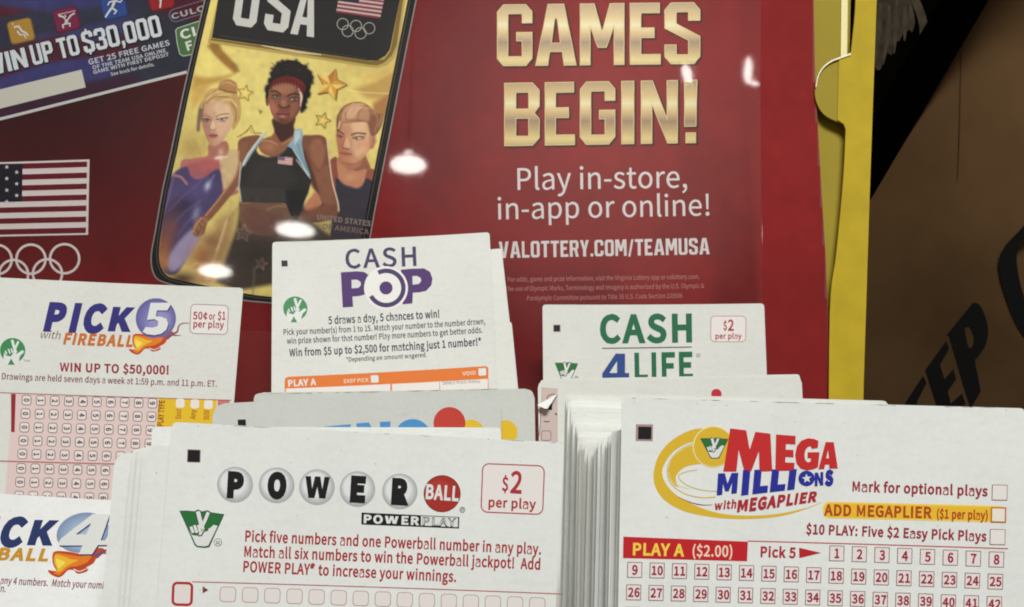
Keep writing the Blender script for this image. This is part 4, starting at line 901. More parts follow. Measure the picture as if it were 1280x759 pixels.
for p in (((452, 440), (462, 392), (520, 352)), ((486, 420), (516, 372), (580, 354)), ((520, 420), (560, 380), (618, 384)), ((470, 400), (520, 356), (590, 362))):
    a.line(cr(kC(*p), 6, False), 1.5, (226, 186, 148), 1.2, .55)
a.poly(cr(kC((442, 476), (500, 462), (580, 460), (604, 476), (580, 470), (500, 474))), (120, 78, 56), 1.2, .6)
a.line(cr(kC((411, 500), (418, 435), (446, 392)), 6, False), 1.6, (104, 66, 50), 1, .7)
a.line(cr(kC((640, 404), (668, 450), (650, 530)), 6, False), 1.6, (182, 136, 102), 1.2, .6); a.line(kC((696, 432), (672, 500)), 1.6, (196, 152, 114), 1, .7)
a.line(kC((432, 468), (421, 508)), 1.3, (244, 220, 188), .6, .9)
# man: features
a.line(cr(kC((411, 522), (430, 530), (454, 548)), 5, False), 1.8, (96, 60, 46), .7, .9)
a.line(cr(kC((504, 552), (540, 540), (592, 546)), 5, False), 2.0, (96, 62, 46), .7, .9)
a.poly(kC((412, 540), (440, 550), (456, 566), (430, 576), (412, 566)), (140, 92, 72), 1.3, .8)
a.poly(kC((508, 566), (560, 556), (592, 562), (580, 582), (530, 586)), (156, 108, 84), 1.3, .8)
a.poly(kC((516, 572), (545, 564), (578, 570), (548, 580)), (206, 190, 174), .6, .8); a.poly(kC((418, 558), (436, 558), (447, 566), (430, 570)), (196, 176, 160), .6, .8)
a.line(kC((416, 557), (448, 563)), 1.0, (40, 30, 30), .5, .9); a.blob(*kC((434, 564))[0], 1.5, 1.3, (44, 46, 54), .9); a.line(cr(kC((512, 572), (545, 562), (582, 567)), 4, False), 1.1, (46, 34, 30), .5, .9); a.blob(*kC((536, 575))[0], 1.6, 1.3, (40, 46, 58), .9)
a.poly(kC((470, 560), (488, 590), (500, 630), (480, 642), (450, 630), (458, 600)), (226, 178, 140), 1.5, .7)
a.line(cr(kC((468, 560), (452, 600), (444, 625), (458, 638), (482, 640)), 4, False), 1.2, (150, 92, 72), .8, .8)
a.line(kC((450, 634), (486, 641)), 1.4, (118, 68, 56), .6, .8)
a.poly(cr(kC((432, 660), (460, 655), (505, 672), (480, 690), (445, 682))), (176, 104, 90), .9, .9); a.line(kC((432, 664), (462, 670), (505, 674)), 1.1, (112, 62, 54), .5, .9)
a.line(cr(kC((450, 728), (500, 738), (545, 728), (592, 690)), 5, False), 2.2, (142, 90, 68), 1.2, .7)
# man: vest, shoulder
a.poly(cr(kB((1000, 165), (1035, 150), (1048, 180), (1040, 240), (1010, 210))), (146, 84, 66), 1)
a.poly(cr(kB((836, 120), (872, 100), (878, 200), (870, 260), (846, 240), (836, 180))), (134, 76, 60), 1.2)
a.poly(kB((866, 188), (880, 196), (905, 220), (960, 238), (985, 226), (1003, 190), (1036, 206), (1022, 470), (840, 470), (850, 380), (880, 330), (866, 240)), (52, 50, 60), 1)
a.poly(cr(kB((872, 110), (882, 190), (910, 218), (960, 234), (984, 222), (1000, 186), (1004, 150), (960, 160), (905, 140))), (184, 126, 94), 1)
a.line(cr(kB((880, 196), (905, 224), (960, 240), (986, 228), (1002, 192)), 5, False), 1.2, (104, 84, 84), .6, .8)
a.blob(*kB((930, 190))[0], 9, 6, (206, 150, 112), .6)
a.poly(kB((860, 280), (1030, 250), (1020, 470), (845, 470)), (58, 52, 56), 10, .5)

# --- athlete at the left (fair hair in a bun, violet swimsuit)
a.poly(cr(kA((-20, 680), (60, 650), (150, 630), (160, 560), (270, 545), (292, 625), (340, 640), (370, 700), (350, 860), (200, 900), (0, 900))), (176, 108, 98), 1)
a.poly(cr(kA((285, 640), (350, 590), (410, 640), (400, 760), (370, 860), (300, 820), (250, 740))), (200, 170, 128), 1.5)
a.poly(cr(kB((345, 100), (410, 60), (432, 110), (425, 180), (385, 230), (350, 230))), (202, 176, 130), 1.5, .9)
a.poly(cr(kA((165, 572), (215, 580), (262, 540), (278, 600), (255, 640), (200, 640), (160, 632))), (158, 106, 88), 2.0, .8)
a.poly(cr(kA((20, 700), (150, 655), (230, 690), (210, 740), (110, 765), (30, 755))), (168, 88, 90), 3.0, .75)
a.line(kA((200, 650), (235, 640), (270, 640)), 2.0, (232, 206, 184), .8, .8); a.blob(*kA((235, 610))[0], 4, 5, (228, 192, 160), .7); a.blob(*kA((225, 645))[0], 6, 3, (244, 220, 200), .8)
a.poly(cr(kA((112, 400), (125, 335), (160, 295), (220, 282), (280, 300), (308, 350), (308, 420), (292, 470), (252, 530), (218, 560), (190, 571), (165, 560), (140, 510), (118, 450)), 6), (208, 172, 138), .7, 1, (178, 130, 108), kA((230, 400))[0], kA((115, 440))[0])
a.poly(cr(kA((200, 310), (270, 315), (285, 380), (275, 450), (240, 510), (205, 470), (215, 400))), (224, 190, 154), 3, .6)
a.poly(cr(kA((118, 410), (150, 420), (165, 470), (155, 530), (135, 500))), (164, 114, 96), 2, .6)
a.blob(*kA((255, 450))[0], 6, 6, (212, 152, 128), .5)
hairL = cr(kA((82, 470), (86, 390), (98, 320), (125, 260), (165, 215), (215, 200), (225, 165), (255, 150), (300, 152), (335, 175), (342, 215), (338, 245), (356, 290), (362, 350), (352, 410), (330, 450), (312, 470), (303, 450), (312, 390), (300, 340), (270, 300), (210, 284), (155, 300), (128, 345), (114, 400), (106, 425), (100, 470)), 6)
a.poly(hairL, (190, 154, 98), .9)
a.poly(cr(kA((82, 470), (86, 390), (98, 330), (125, 300), (120, 380), (104, 430), (98, 475))), (104, 84, 72), 1.6, .8)
for p in (((130, 290), (180, 240), (250, 225)), ((170, 288), (230, 250), (300, 245)), ((240, 284), (300, 280), (335, 320)), ((110, 330), (135, 270), (180, 225))):
    a.line(cr(kA(*p), 6, False), 2, (222, 190, 132), 1, .8)
for p in (((140, 300), (200, 262), (280, 262)), ((300, 300), (330, 350), (325, 420)), ((120, 310), (150, 255), (200, 222))):
    a.line(cr(kA(*p), 6, False), 1.4, (140, 104, 62), .8, .8)
a.poly(cr(kA((222, 205), (240, 168), (285, 150), (325, 172), (335, 210), (322, 236), (270, 232))), (166, 122, 74), 1.2, .9)
a.line(cr(kA((240, 180), (280, 168), (320, 190)), 5, False), 1.8, (206, 166, 108), .9, .8); a.line(cr(kA((225, 212), (275, 226), (332, 236)), 5, False), 1.6, (112, 76, 44), .8, .8)
a.line(cr(kA((117, 384), (140, 378), (168, 390)), 4, False), 1.2, (120, 84, 62), .7, .8); a.line(cr(kA((204, 388), (235, 372), (282, 368)), 4, False), 1.3, (124, 90, 64), .7, .85)
a.poly(kA((118, 398), (150, 398), (172, 408), (150, 420), (122, 416)), (88, 62, 60), 1.2, .8)
a.poly(kA((208, 404), (240, 394), (276, 394), (262, 420), (225, 420)), (140, 104, 90), 1.2, .75); a.poly(kA((214, 408), (240, 398), (270, 402), (244, 416)), (214, 204, 196), .6, .85); a.poly(kA((124, 408), (142, 400), (166, 408), (146, 416)), (188, 172, 166), .6, .8); a.line(kA((205, 404), (240, 396), (280, 390)), 1.1, (56, 40, 38), .5, .9); a.blob(*kA((241, 405))[0], 1.9, 1.5, (40, 42, 54), .95); a.blob(*kA((146, 407))[0], 1.8, 1.5, (40, 40, 50), .95); a.line(kA((118, 402), (144, 397), (168, 405)), 1.0, (52, 38, 38), .5, .85)
a.poly(kA((180, 400), (200, 440), (198, 462), (172, 470), (164, 450)), (228, 192, 160), 1.4, .7); a.line(cr(kA((182, 395), (164, 445), (172, 470), (200, 466)), 4, False), 1.1, (152, 104, 86), .8, .8)
a.poly(cr(kA((160, 500), (180, 492), (212, 502), (200, 520), (172, 520))), (164, 86, 82), .9, .9); a.line(kA((158, 506), (185, 506), (214, 504)), 1, (104, 52, 52), .5, .9)
# swimsuit and blurred lower left
a.poly(cr(kB((118, 200), (190, 140), (215, 185), (260, 195), (335, 150), (352, 200), (352, 262), (300, 340), (255, 390), (215, 500), (150, 620), (80, 600), (80, 430))), (74, 64, 100), 1.8)
a.blob(*k4((60, 260))[0], 14, 22, (96, 84, 124), .8, 20); a.blob(*k4((200, 240))[0], 22, 22, (86, 78, 122), .8); a.blob(*k4((150, 300))[0], 18, 10, (56, 48, 74), .9, -20); a.blob(*k4((110, 320))[0], 12, 20, (70, 52, 72), .8, 30)
a.blob(*k4((265, 200))[0], 4, 7, (180, 190, 214), .95, 20); a.line(k4((295, 150), (262, 210)), 1.5, (150, 150, 186), 1.2, .6)
for p in (((80, 320), (160, 240), (270, 150)), ((90, 400), (150, 330), (230, 270)), ((120, 440), (180, 360), (240, 330))):
    a.line(cr(k4(*p), 6, False), 2.4, (108, 92, 132), 1.6, .55)
a.line(cr(k4((108, 150), (140, 160), (165, 190)), 5, False), 3, (196, 132, 120), 1.5, .8); a.line(k4((110, 140), (60, 330)), 1.5, (150, 120, 150), 1.5, .5)
a.blob(*k4((60, 480))[0], 10, 30, (146, 88, 58), .95, 12); a.blob(*k4((60, 560))[0], 16, 14, (170, 116, 70), .9); a.blob(*k4((90, 400))[0], 12, 16, (112, 72, 70), .7)
a.poly(cr(k4((215, 390), (238, 420), (215, 480), (160, 560), (110, 605), (78, 585), (90, 520), (150, 440))), (160, 150, 182), 3.5, .9)
a.blob(*k4((210, 330))[0], 5, 10, (150, 156, 186), .7, 15)
a.blob(*k4((150, 640))[0], 20, 8, (52, 34, 34), .8); a.blob(*k4((250, 540))[0], 20, 20, (140, 84, 54), .85); a.blob(*k4((290, 460))[0], 16, 12, (110, 70, 54), .7)
a.blob(*k4((270, 640))[0], 20, 7, (190, 140, 92), .8)
a.line(cr(k4((180, 590), (215, 566), (262, 580), (240, 600), (190, 600)), 6, False), 1.6, (206, 170, 124), .8, .8)

# --- athlete in the middle (dark curls, headband, black running top)
br, br2, br3 = (116, 74, 56), (84, 50, 40), (156, 106, 80)
a.poly(kB((440, 280), (700, 260), (760, 400), (860, 460), (860, 620), (420, 700), (330, 660), (420, 420)), (66, 55, 48), 4)             # dark lower field
a.poly(cr(kA((562, 400), (572, 470), (556, 505), (520, 520), (470, 545), (490, 610), (560, 640), (640, 625), (690, 560), (702, 500), (690, 460), (700, 390))), (140, 92, 68), 1)
a.poly(cr(kA((566, 395), (572, 470), (590, 510), (620, 545), (665, 520), (700, 490), (694, 440), (702, 390), (640, 420))), (66, 40, 34), 1.6)
a.line(cr(kA((480, 540), (540, 540), (590, 560)), 5, False), 1.8, (206, 150, 112), 1, .7); a.line(cr(kA((620, 560), (660, 540), (700, 520)), 5, False), 1.6, (196, 138, 102), 1, .7); a.blob(*kA((540, 575))[0], 8, 6, (178, 122, 92), .7)
# arms
a.poly(cr(kA((342, 560), (360, 525), (400, 510), (480, 505), (480, 560), (420, 620), (380, 690), (350, 680))), (124, 80, 62), 1)
a.poly(cr(kB((428, 60), (440, 30), (470, 40), (452, 120), (436, 190), (420, 235), (360, 310), (300, 380), (262, 396), (250, 380), (290, 340), (350, 270), (400, 200), (424, 140))), (132, 88, 66), .9)
a.line(cr(kB((430, 70), (424, 150), (400, 205), (340, 285), (280, 360)), 6, False), 2.0, (196, 146, 106), 1, .8)
a.line(kB((436, 120), (432, 220), (444, 300), (440, 380)), 1.6, (214, 190, 140), .8, .75)
a.poly(cr(kB((236, 380), (262, 366), (290, 376), (282, 410), (270, 446), (235, 456), (218, 430))), (150, 104, 78), 1); 
for p in (((240, 390), (262, 410), (246, 446)), ((255, 380), (280, 400), (262, 440)), ((226, 420), (246, 432), (236, 452))): a.line(kB(*p), 1.1, (92, 58, 46), .7, .8)
a.line(kB((222, 436), (240, 396), (262, 372)), 1.2, (216, 176, 140), .7, .8)
a.poly(cr(kB((712, 10), (760, -2), (806, 0), (830, 30), (840, 110), (850, 200), (872, 290), (880, 340), (856, 376), (780, 392), (716, 392), (700, 362), (740, 330), (800, 312), (780, 250), (752, 190), (728, 120)), 7), (118, 76, 58), 1)
a.poly(cr(kB((760, 20), (800, 20), (818, 80), (800, 150), (770, 130), (750, 70))), (150, 100, 76), 3, .8); a.poly(cr(kB((740, 130), (790, 160), (830, 130), (846, 210), (864, 300), (810, 300), (780, 240))), (140, 92, 70), 2.5, .7)
a.poly(cr(kB((722, 60), (748, 120), (770, 180), (790, 260), (760, 230), (730, 150))), (76, 46, 38), 2, .8); a.line(cr(kB((806, 312), (760, 330), (712, 358)), 5, False), 1.4, (84, 50, 40), 1, .8)
a.line(cr(kB((828, 20), (838, 110), (852, 210), (876, 300), (880, 340)), 7, False), 1.8, (226, 206, 176), .8, .9)
a.poly(cr(kB((730, 310), (760, 270), (780, 250), (800, 310), (740, 340))), (178, 104, 84), 2, .8); a.blob(*kB((733, 275))[0], 1.8, 3.5, (230, 200, 180), .8)
# belly
a.poly(cr(kB((440, 296), (540, 292), (624, 300), (664, 340), (672, 386), (640, 430), (540, 452), (450, 420), (436, 350))), (112, 82, 66), 1.5)
a.line(cr(kB((440, 304), (540, 298), (618, 302), (650, 326), (668, 360)), 6, False), 1.6, (170, 122, 94), .9, .8)
a.line(cr(kB((556, 336), (600, 318), (636, 322)), 5, False), 1.6, (160, 118, 92), .9, .7); a.poly(cr(kB((460, 330), (560, 340), (640, 380), (600, 430), (480, 420))), (104, 66, 58), 4, .6)
# top
topp = kB((474, 84), (486, 62), (500, 44), (514, 48), (508, 66), (520, 84), (560, 96), (604, 90), (640, 62), (652, 36), (690, 80), (735, 160), (758, 200), (742, 262), (724, 300), (700, 366), (664, 364), (640, 304), (440, 300), (430, 226), (438, 150), (452, 112))
a.poly(topp, (46, 44, 42), .8)
a.poly(kB((432, 232), (640, 236), (640, 302), (442, 300)), (74, 69, 63), 2.0, .5)
a.poly(kB((500, 120), (640, 110), (690, 200), (640, 236), (460, 228)), (56, 53, 50), 6, .7)
a.poly(kB((640, 250), (742, 240), (700, 366), (664, 364)), (36, 35, 35), 2, .8)
a.line(cr(kB((512, 50), (508, 70), (524, 88), (560, 98), (604, 92), (638, 66), (650, 40)), 5, False), 1.0, (128, 108, 92), .6, .7)
# straps
a.poly(kA((500, 488), (525, 478), (485, 545), (430, 620), (382, 700), (368, 690), (400, 620), (455, 548)), (150, 168, 168), .8)
a.line(kA((512, 484), (452, 560), (398, 640), (374, 694)), 1.5, (222, 228, 222), .7, .8)
a.line(kB((478, 74), (452, 116), (436, 156), (430, 226), (440, 296)), 1.4, (196, 206, 200), .7, .8)
a.poly(kA((700, 468), (745, 458), (752, 500), (745, 560), (760, 640), (800, 759), (786, 762), (735, 670), (690, 590), (652, 572), (690, 530)), (136, 164, 176), .9)
a.poly(kA((700, 478), (742, 466), (735, 520), (700, 560)), (190, 204, 204), 1.4, .8); a.line(kA((690, 590), (735, 668), (788, 760)), 1.3, (206, 220, 222), .7, .8); a.line(kA((720, 560), (745, 640), (780, 720)), 1.4, (86, 120, 140), 1, .7)
a.line(kB((690, 110), (752, 192)), 1.6, (190, 206, 210), .7, .8)
# chest flag
f0 = kA((597, 638), (688, 644), (686, 692), (594, 682))
a.poly(f0, (214, 186, 180), .6)
for i in range(3):
    t = (i + .5) / 3.2
    a.line([(f0[0][0] + (f0[3][0] - f0[0][0]) * t, f0[0][1] + (f0[3][1] - f0[0][1]) * t), (f0[1][0] + (f0[2][0] - f0[1][0]) * t, f0[1][1] + (f0[2][1] - f0[1][1]) * t)], 1.1, (176, 92, 92), .5, .8)
a.poly(kA((597, 638), (640, 641), (638, 664), (596, 660)), (108, 92, 116), .7)
# head
a.poly(cr(kA((516, 250), (530, 245), (540, 290), (530, 320), (518, 300))), (106, 66, 50), .8)
a.poly(cr(kA((534, 262), (542, 215), (575, 180), (640, 168), (700, 178), (738, 210), (748, 260), (742, 320), (722, 368), (694, 402), (660, 426), (620, 430), (590, 412), (562, 380), (545, 335)), 6), (132, 84, 64), .7, 1, (104, 64, 50), kA((600, 260))[0], kA((740, 380))[0])
a.poly(cr(kA((560, 200), (640, 184), (700, 196), (690, 230), (640, 250), (590, 232))), (160, 108, 82), 2.5, .75)
a.poly(cr(kA((545, 280), (575, 300), (595, 345), (580, 380), (556, 350))), (172, 108, 88), 2, .75); a.poly(cr(kA((680, 300), (725, 310), (705, 370), (672, 390))), (150, 94, 76), 2.5, .7)
a.line(cr(kA((728, 214), (742, 258), (738, 320)), 5, False), 1.8, (232, 206, 190), .7, .95)
a.line(cr(kA((536, 300), (556, 372), (586, 412)), 5, False), 1.1, (196, 160, 140), .8, .5)
a.line(cr(kA((553, 226), (580, 224), (614, 246)), 5, False), 1.7, (36, 22, 20), .6, .95); a.line(cr(kA((656, 256), (688, 240), (724, 246)), 5, False), 1.7, (36, 22, 20), .6, .95)
a.poly(kA((560, 246), (590, 248), (608, 264), (585, 274), (562, 266)), (74, 44, 36), 1.2, .8); a.poly(kA((668, 276), (700, 264), (726, 266), (712, 288), (682, 290)), (72, 44, 36), 1.2, .8)
a.poly(kA((566, 258), (584, 250), (606, 262), (584, 270)), (206, 190, 180), .6, .85); a.poly(kA((670, 278), (694, 266), (720, 272), (698, 284)), (200, 184, 174), .6, .85)
a.line(cr(kA((562, 256), (584, 247), (608, 260)), 4, False), 1.2, (24, 14, 14), .5, .95); a.line(cr(kA((668, 275), (694, 263), (724, 269)), 4, False), 1.2, (24, 14, 14), .5, .95)
a.blob(*kA((587, 259))[0], 1.9, 1.7, (18, 12, 14), .95); a.blob(*kA((699, 275))[0], 1.9, 1.7, (18, 12, 14), .95)
a.poly(kA((622, 262), (648, 268), (662, 310), (630, 326), (606, 312)), (138, 90, 70), 1.6, .7); a.blob(*kA((630, 300))[0], 3, 4, (176, 124, 102), .75)
a.line(cr(kA((604, 312), (612, 326), (632, 330), (656, 326), (666, 314)), 4, False), 1.5, (52, 28, 26), .7, .85)
a.poly(cr(kA((584, 366), (608, 354), (626, 358), (644, 356), (666, 370), (640, 394), (606, 390))), (136, 70, 66), .8, .95); a.line(kA((584, 368), (622, 372), (666, 371)), 1.2, (50, 26, 26), .5, .9); a.blob(*kA((624, 384))[0], 4, 1.8, (196, 132, 122), .85)
a.poly(cr(kA((600, 404), (640, 404), (660, 420), (622, 428))), (88, 52, 42), 1.5, .6)
curls = []
base = kA((520, 270), (518, 225), (530, 190), (548, 160), (550, 118), (572, 72), (618, 42), (662, 28), (712, 34), (762, 62), (790, 96), (806, 140), (804, 200), (786, 250), (772, 310), (752, 348), (738, 362), (742, 310), (752, 262), (742, 214), (700, 180), (640, 168), (575, 182), (542, 214), (534, 255))
a.poly(cr(base, 5), (30, 26, 25), .8)
for i in range(60):
    t = rng.uniform(0, 1); q = cr(base[1:17], 8, False); p = q[int(t * (len(q) - 1))]
    a.blob(p[0] + rng.normal(0, .8), p[1] + rng.normal(0, .8), 2.2, 2.2, (30, 26, 25), .9)
for i in range(70):
    x, y = rng.uniform(555, 790), rng.uniform(45, 150); p = kA((x, y))[0]; a.blob(p[0], p[1], 1.2, 1.0, (56, 50, 47), .6)
band = cr(kA((540, 200), (562, 160), (610, 136), (660, 130), (715, 142), (760, 176), (768, 214), (748, 232), (722, 196), (680, 176), (620, 168), (575, 180), (548, 210)), 5)
a.poly(band, (104, 34, 32), .8)
for i in range(11):
    u = i / 10.0; x = 560 + 195 * u; y0 = 164 - 34 * math.sin(math.pi * min(1, u * 1.05)) + 34 * u ** 3; p = kA((x, y0), (x - 4, y0 + 42))
    a.line(p, 1.1, (52, 20, 22), .6, .7)
# lower dark field: stars, haze, lettering on the vest
def gstar(cx, cy, r, rot, c, al):
    S = star(cx, cy, r, rot, .45); a.line(S + S[:1], 1.5, c, .8, al)
q = kB((450, 440))[0]; gstar(q[0], q[1], 11, 10, (150, 132, 116), .8); a.blob(q[0], q[1], 8, 8, (120, 98, 84), .6)
q = kB((530, 578))[0]; gstar(q[0], q[1], 8, 15, (176, 142, 128), .9); a.poly(star(q[0], q[1], 6, 15), (150, 96, 88), .9, .7)
a.poly(kB((330, 380), (420, 330), (400, 440), (340, 640), (250, 660), (300, 480)), (150, 110, 74), 7, .6)
a.line(kB((396, 300), (350, 470), (280, 660)), 3.5, (196, 166, 116), 2.5, .6); a.line(kB((376, 380), (330, 520)), 2, (222, 200, 160), 1.5, .5)
a.blob(*kB((560, 430))[0], 30, 14, (108, 76, 64), .6); a.blob(*kB((500, 540))[0], 30, 24, (52, 46, 42), .8); a.line(kB((500, 600), (492, 720)), 2.5, (110, 102, 94), 2, .5); a.line(kB((590, 600), (590, 740)), 2, (96, 90, 84), 2, .5)
a.blob(*kB((720, 420))[0], 30, 12, (60, 54, 50), .8)
a.noise(.02, 6, 12)
SCRN = attr_mat("screen_print", .42)
a.put(poster, "phone_screen_print", SCRN, 19, cr(SCR, 3), k=1.45)
poster.poly("phone_screen_print", ribbon(cr(SCR, 3) + [SCR[0]], 2.4), ink((22, 20, 18)), 21)
T("phone_screen_print", "UNITED STATES", (396, 274.5), (463, 283), 6.2, ink((150, 132, 122)), 22, bold=.02)
T("phone_screen_print", "OF AMERICA", (403, 286), (461, 293.5), 6.2, ink((132, 108, 98)), 22, bold=.02)
# header panel with lettering
GP = "header_print"
poster.poly(GP, cr(k6((-60, -480), (150, -10)), 1, False) + k6((92, 246), (500, 308), (1010, 386), (1060, 390), (1115, 375), (1155, 335), (1180, 270), (1222, -10), (1330, -480)), ink((196, 172, 96)), 23)
poster.poly(GP, k6((105, 232), (500, 292), (1010, 372), (1060, 376), (1100, 360), (1140, 322), (1170, 262), (1208, -10), (1190, -10), (1135, 290), (1100, 340), (1020, 352), (500, 276), (112, 222)), ink((134, 108, 54)), 24)
poster.poly(GP, k6((-10, -480), (152, -10), (114, 219), (500, 274), (1010, 349), (1060, 348), (1105, 322), (1132, 284), (1190, -10), (1290, -480)), ink((44, 43, 41)), 25)
poster.poly(GP, ribbon(k6((400, 262), (520, 285), (620, 302), (740, 316)), 1.2, 1.2, 3.6), ink((226, 204, 150)), 27)
poster.poly(GP, ribbon(k6((160, 205), (500, 258), (1000, 336)), .5), ink((84, 82, 78)), 27)
wl_ = ink((214, 212, 204))
L = lay_px([('U', 0, 135), ('S', 178, 318), ('A', 334, 470)], 0, 470)
poster.flat(GP, block_text(L, k6((230, 143))[0], k6((698, 216))[0], 62, 0, (.14, -.99)), wl_, 27)
fq = k6((848, -70), (1106, -40), (1075, 110), (824, 74))
def q4(q, u, v):
    a_ = (q[0][0] * (1 - u) + q[1][0] * u, q[0][1] * (1 - u) + q[1][1] * u); b_ = (q[3][0] * (1 - u) + q[2][0] * u, q[3][1] * (1 - u) + q[2][1] * u)
    return (a_[0] * (1 - v) + b_[0] * v, a_[1] * (1 - v) + b_[1] * v)
poster.poly(GP, fq, ink((206, 178, 174)), 27)
for i in range(7):
    a_, b_ = 2 * i / 13, (2 * i + 1) / 13
    poster.poly(GP, [q4(fq, 0, a_), q4(fq, 1, a_), q4(fq, 1, b_), q4(fq, 0, b_)], ink((132, 58, 64)), 28)
poster.poly(GP, [q4(fq, 0, 0), q4(fq, .46, 0), q4(fq, .46, 7 / 13), q4(fq, 0, 7 / 13)], ink((52, 50, 60)), 29)
for i, (x, y) in enumerate([(862, 140), (938, 151), (1013, 164), (890, 180), (964, 193)]):
    q = k6((x, y))[0]; ring(poster, GP, q[0], q[1], 7.0, 1.0, ink((176, 172, 162)), 27 + i)
poster.build()
Canvas.finish(poster)

# ------------------------------------------------------------------ clear cover in front of the poster, with the ceiling lamps it mirrors
acr = bpy.data.materials.new("clear_acrylic"); acr.use_nodes = True
nt = acr.node_tree; nt.nodes.clear()
out = nt.nodes.new("ShaderNodeOutputMaterial"); mx = nt.nodes.new("ShaderNodeMixShader"); tr = nt.nodes.new("ShaderNodeBsdfTransparent"); gl = nt.nodes.new("ShaderNodeBsdfGlossy"); fz = nt.nodes.new("ShaderNodeFresnel")
tr.inputs["Color"].default_value = (1, 1, 1, 1); gl.inputs["Roughness"].default_value = .028; fz.inputs["IOR"].default_value = 1.49
tc = nt.nodes.new("ShaderNodeTexCoord"); nz = nt.nodes.new("ShaderNodeTexNoise"); nz.inputs["Scale"].default_value = 9; nz.inputs["Detail"].default_value = 1
bp = nt.nodes.new("ShaderNodeBump"); bp.inputs["Strength"].default_value = .10; bp.inputs["Distance"].default_value = .002
nt.links.new(tc.outputs["Object"], nz.inputs["Vector"]); nt.links.new(nz.outputs["Fac"], bp.inputs["Height"])
nt.links.new(bp.outputs["Normal"], gl.inputs["Normal"])
nt.links.new(fz.outputs[0], mx.inputs[0]); nt.links.new(tr.outputs[0], mx.inputs[1]); nt.links.new(gl.outputs[0], mx.inputs[2]); nt.links.new(mx.outputs[0], out.inputs["Surface"])
PA = Plane(640, 380, .4765, 7)
Ma = frame(PA.hit(480, 640), PA.hit(980, 640) - PA.hit(480, 640), PA.n)
ac = Thing("clear_cover", "clear glossy plastic cover over the red poster, mirroring small ceiling lamps", "plastic cover", PA, Ma)
ac.slab("sheet", [(-100, -110), (954, -110), (952, 0), (951, 110), (952, 240), (956, 420), (962, 640), (-100, 640)], acr, -.0006, 0)
ac.build(single=True)

glow = bpy.data.materials.new("lamp_glow"); glow.use_nodes = True
g = glow.node_tree; g.nodes.clear(); go = g.nodes.new("ShaderNodeOutputMaterial"); ge = g.nodes.new("ShaderNodeEmission")
ge.inputs["Color"].default_value = (1, .96, .9, 1); ge.inputs["Strength"].default_value = 18; g.links.new(ge.outputs[0], go.inputs[0])
shade = bpy.data.materials.new("lit_lamp_shade"); shade.use_nodes = True
g = shade.node_tree; g.nodes.clear(); go = g.nodes.new("ShaderNodeOutputMaterial"); ge = g.nodes.new("ShaderNodeEmission")
ge.inputs["Color"].default_value = (1, .97, .93, 1); ge.inputs["Strength"].default_value = 1.6; g.links.new(ge.outputs[0], go.inputs[0])
def lathe(prof, n=40):
    V, F = [], []
    for r, z in prof:
        for i in range(n): V.append((r * math.cos(2 * math.pi * i / n), r * math.sin(2 * math.pi * i / n), z))
    for j in range(len(prof) - 1):
        for i in range(n): F.append([j * n + i, j * n + (i + 1) % n, (j + 1) * n + (i + 1) % n, (j + 1) * n + i])
    return V, F
def mirrored(px, py, dist):
    d = ray(px, py).normalized(); h = PA.hit(px, py); r_ = d - 2 * d.dot(PA.n) * PA.n
    return h + r_ * dist
def lamp(px, py, wpx, dist, label, bulb=True):
    p = mirrored(px, py, dist); r = wpx / 2 / FOC * (dist + .48)
    e = bpy.data.objects.new("pendant_lamp", None); COL.objects.link(e); e.location = p
    e["label"] = label; e["category"] = "ceiling lamp"; e["group"] = "round shop ceiling lamps"
    mesh_obj("lamp_shade", *lathe([(r * .28, r * .5), (r * .6, r * .34), (r * .9, r * .10), (r, .0)]), shade, parent=e, smooth=True)
    mesh_obj("diffuser", *lathe([(r, -.001), (r * .9, -r * .03), (r * .6, -r * .05), (.0001, -r * .06)]), glow, parent=e, smooth=True)
    if bulb: mesh_obj("top_bulb", *lathe([(.0001, r * .80), (r * .14, r * .78), (r * .24, r * .70), (r * .28, r * .58), (r * .27, r * .505)]), glow, parent=e, smooth=True)
    mesh_obj("cord", *lathe([(.004, r * .78), (.004, 1.1)], 8), mat("dark_cord", (20, 20, 20)), parent=e)
lamp(509, 208, 46, 4.2, "white round shop lamp with a bulb on top, mirrored beside the phone picture")
lamp(370, 288, 44, 6.6, "white round shop lamp mirrored above the slip with the purple logo", False)
lamp(272, 340, 40, 6.9, "white round shop lamp mirrored at the lower edge of the phone picture", False)
# added glowing bars, shaped so the cover mirrors them as small bright streaks
def strip(px0, py0, px1, py1, w, dist, label):
    a_, b_ = mirrored(px0, py0, dist), mirrored(px1, py1, dist * 1.0)
    u = (b_ - a_); L = u.length; u.normalize(); n = (PA.hit(px0, py0) - a_).normalized(); v = n.cross(u).normalized(); n = u.cross(v)
    M = Matrix.Identity(4)
    for i in range(3): M[i][0], M[i][1], M[i][2], M[i][3] = u[i], v[i], n[i], a_[i]
    e = bpy.data.objects.new("glint_bar", None); COL.objects.link(e); e.matrix_world = M
    e["label"] = label; e["category"] = "ceiling lamp"
    w = w / FOC * (dist + .48)
    V, F = [], []; N = 10
    for i in range(N + 1):
        t = i / N; ww = w / 2 * (1 - (2 * abs(t - .55)) ** 2.2 * .8)
        V += [(L * t, -ww, 0), (L * t, ww, 0), (L * t, ww, -.02), (L * t, -ww, -.02)]
    for i in range(N):
        k = 4 * i
        for j in range(4): F.append([k + j, k + (j + 1) % 4, k + 4 + (j + 1) % 4, k + 4 + j])
    F += [[3, 2, 1, 0], [4 * N, 4 * N + 1, 4 * N + 2, 4 * N + 3]]
    mesh_obj("glowing_bar", V, F, glow, parent=e)
strip(934, 70, 932, 104, 8.5, 3.6, "short slim white glowing bar, added to mirror beside the last letter of the gold heading")
strip(931, 102, 946, 107, 5, 3.6, "tiny white lamp at the foot of the strip lamp's mirror image")
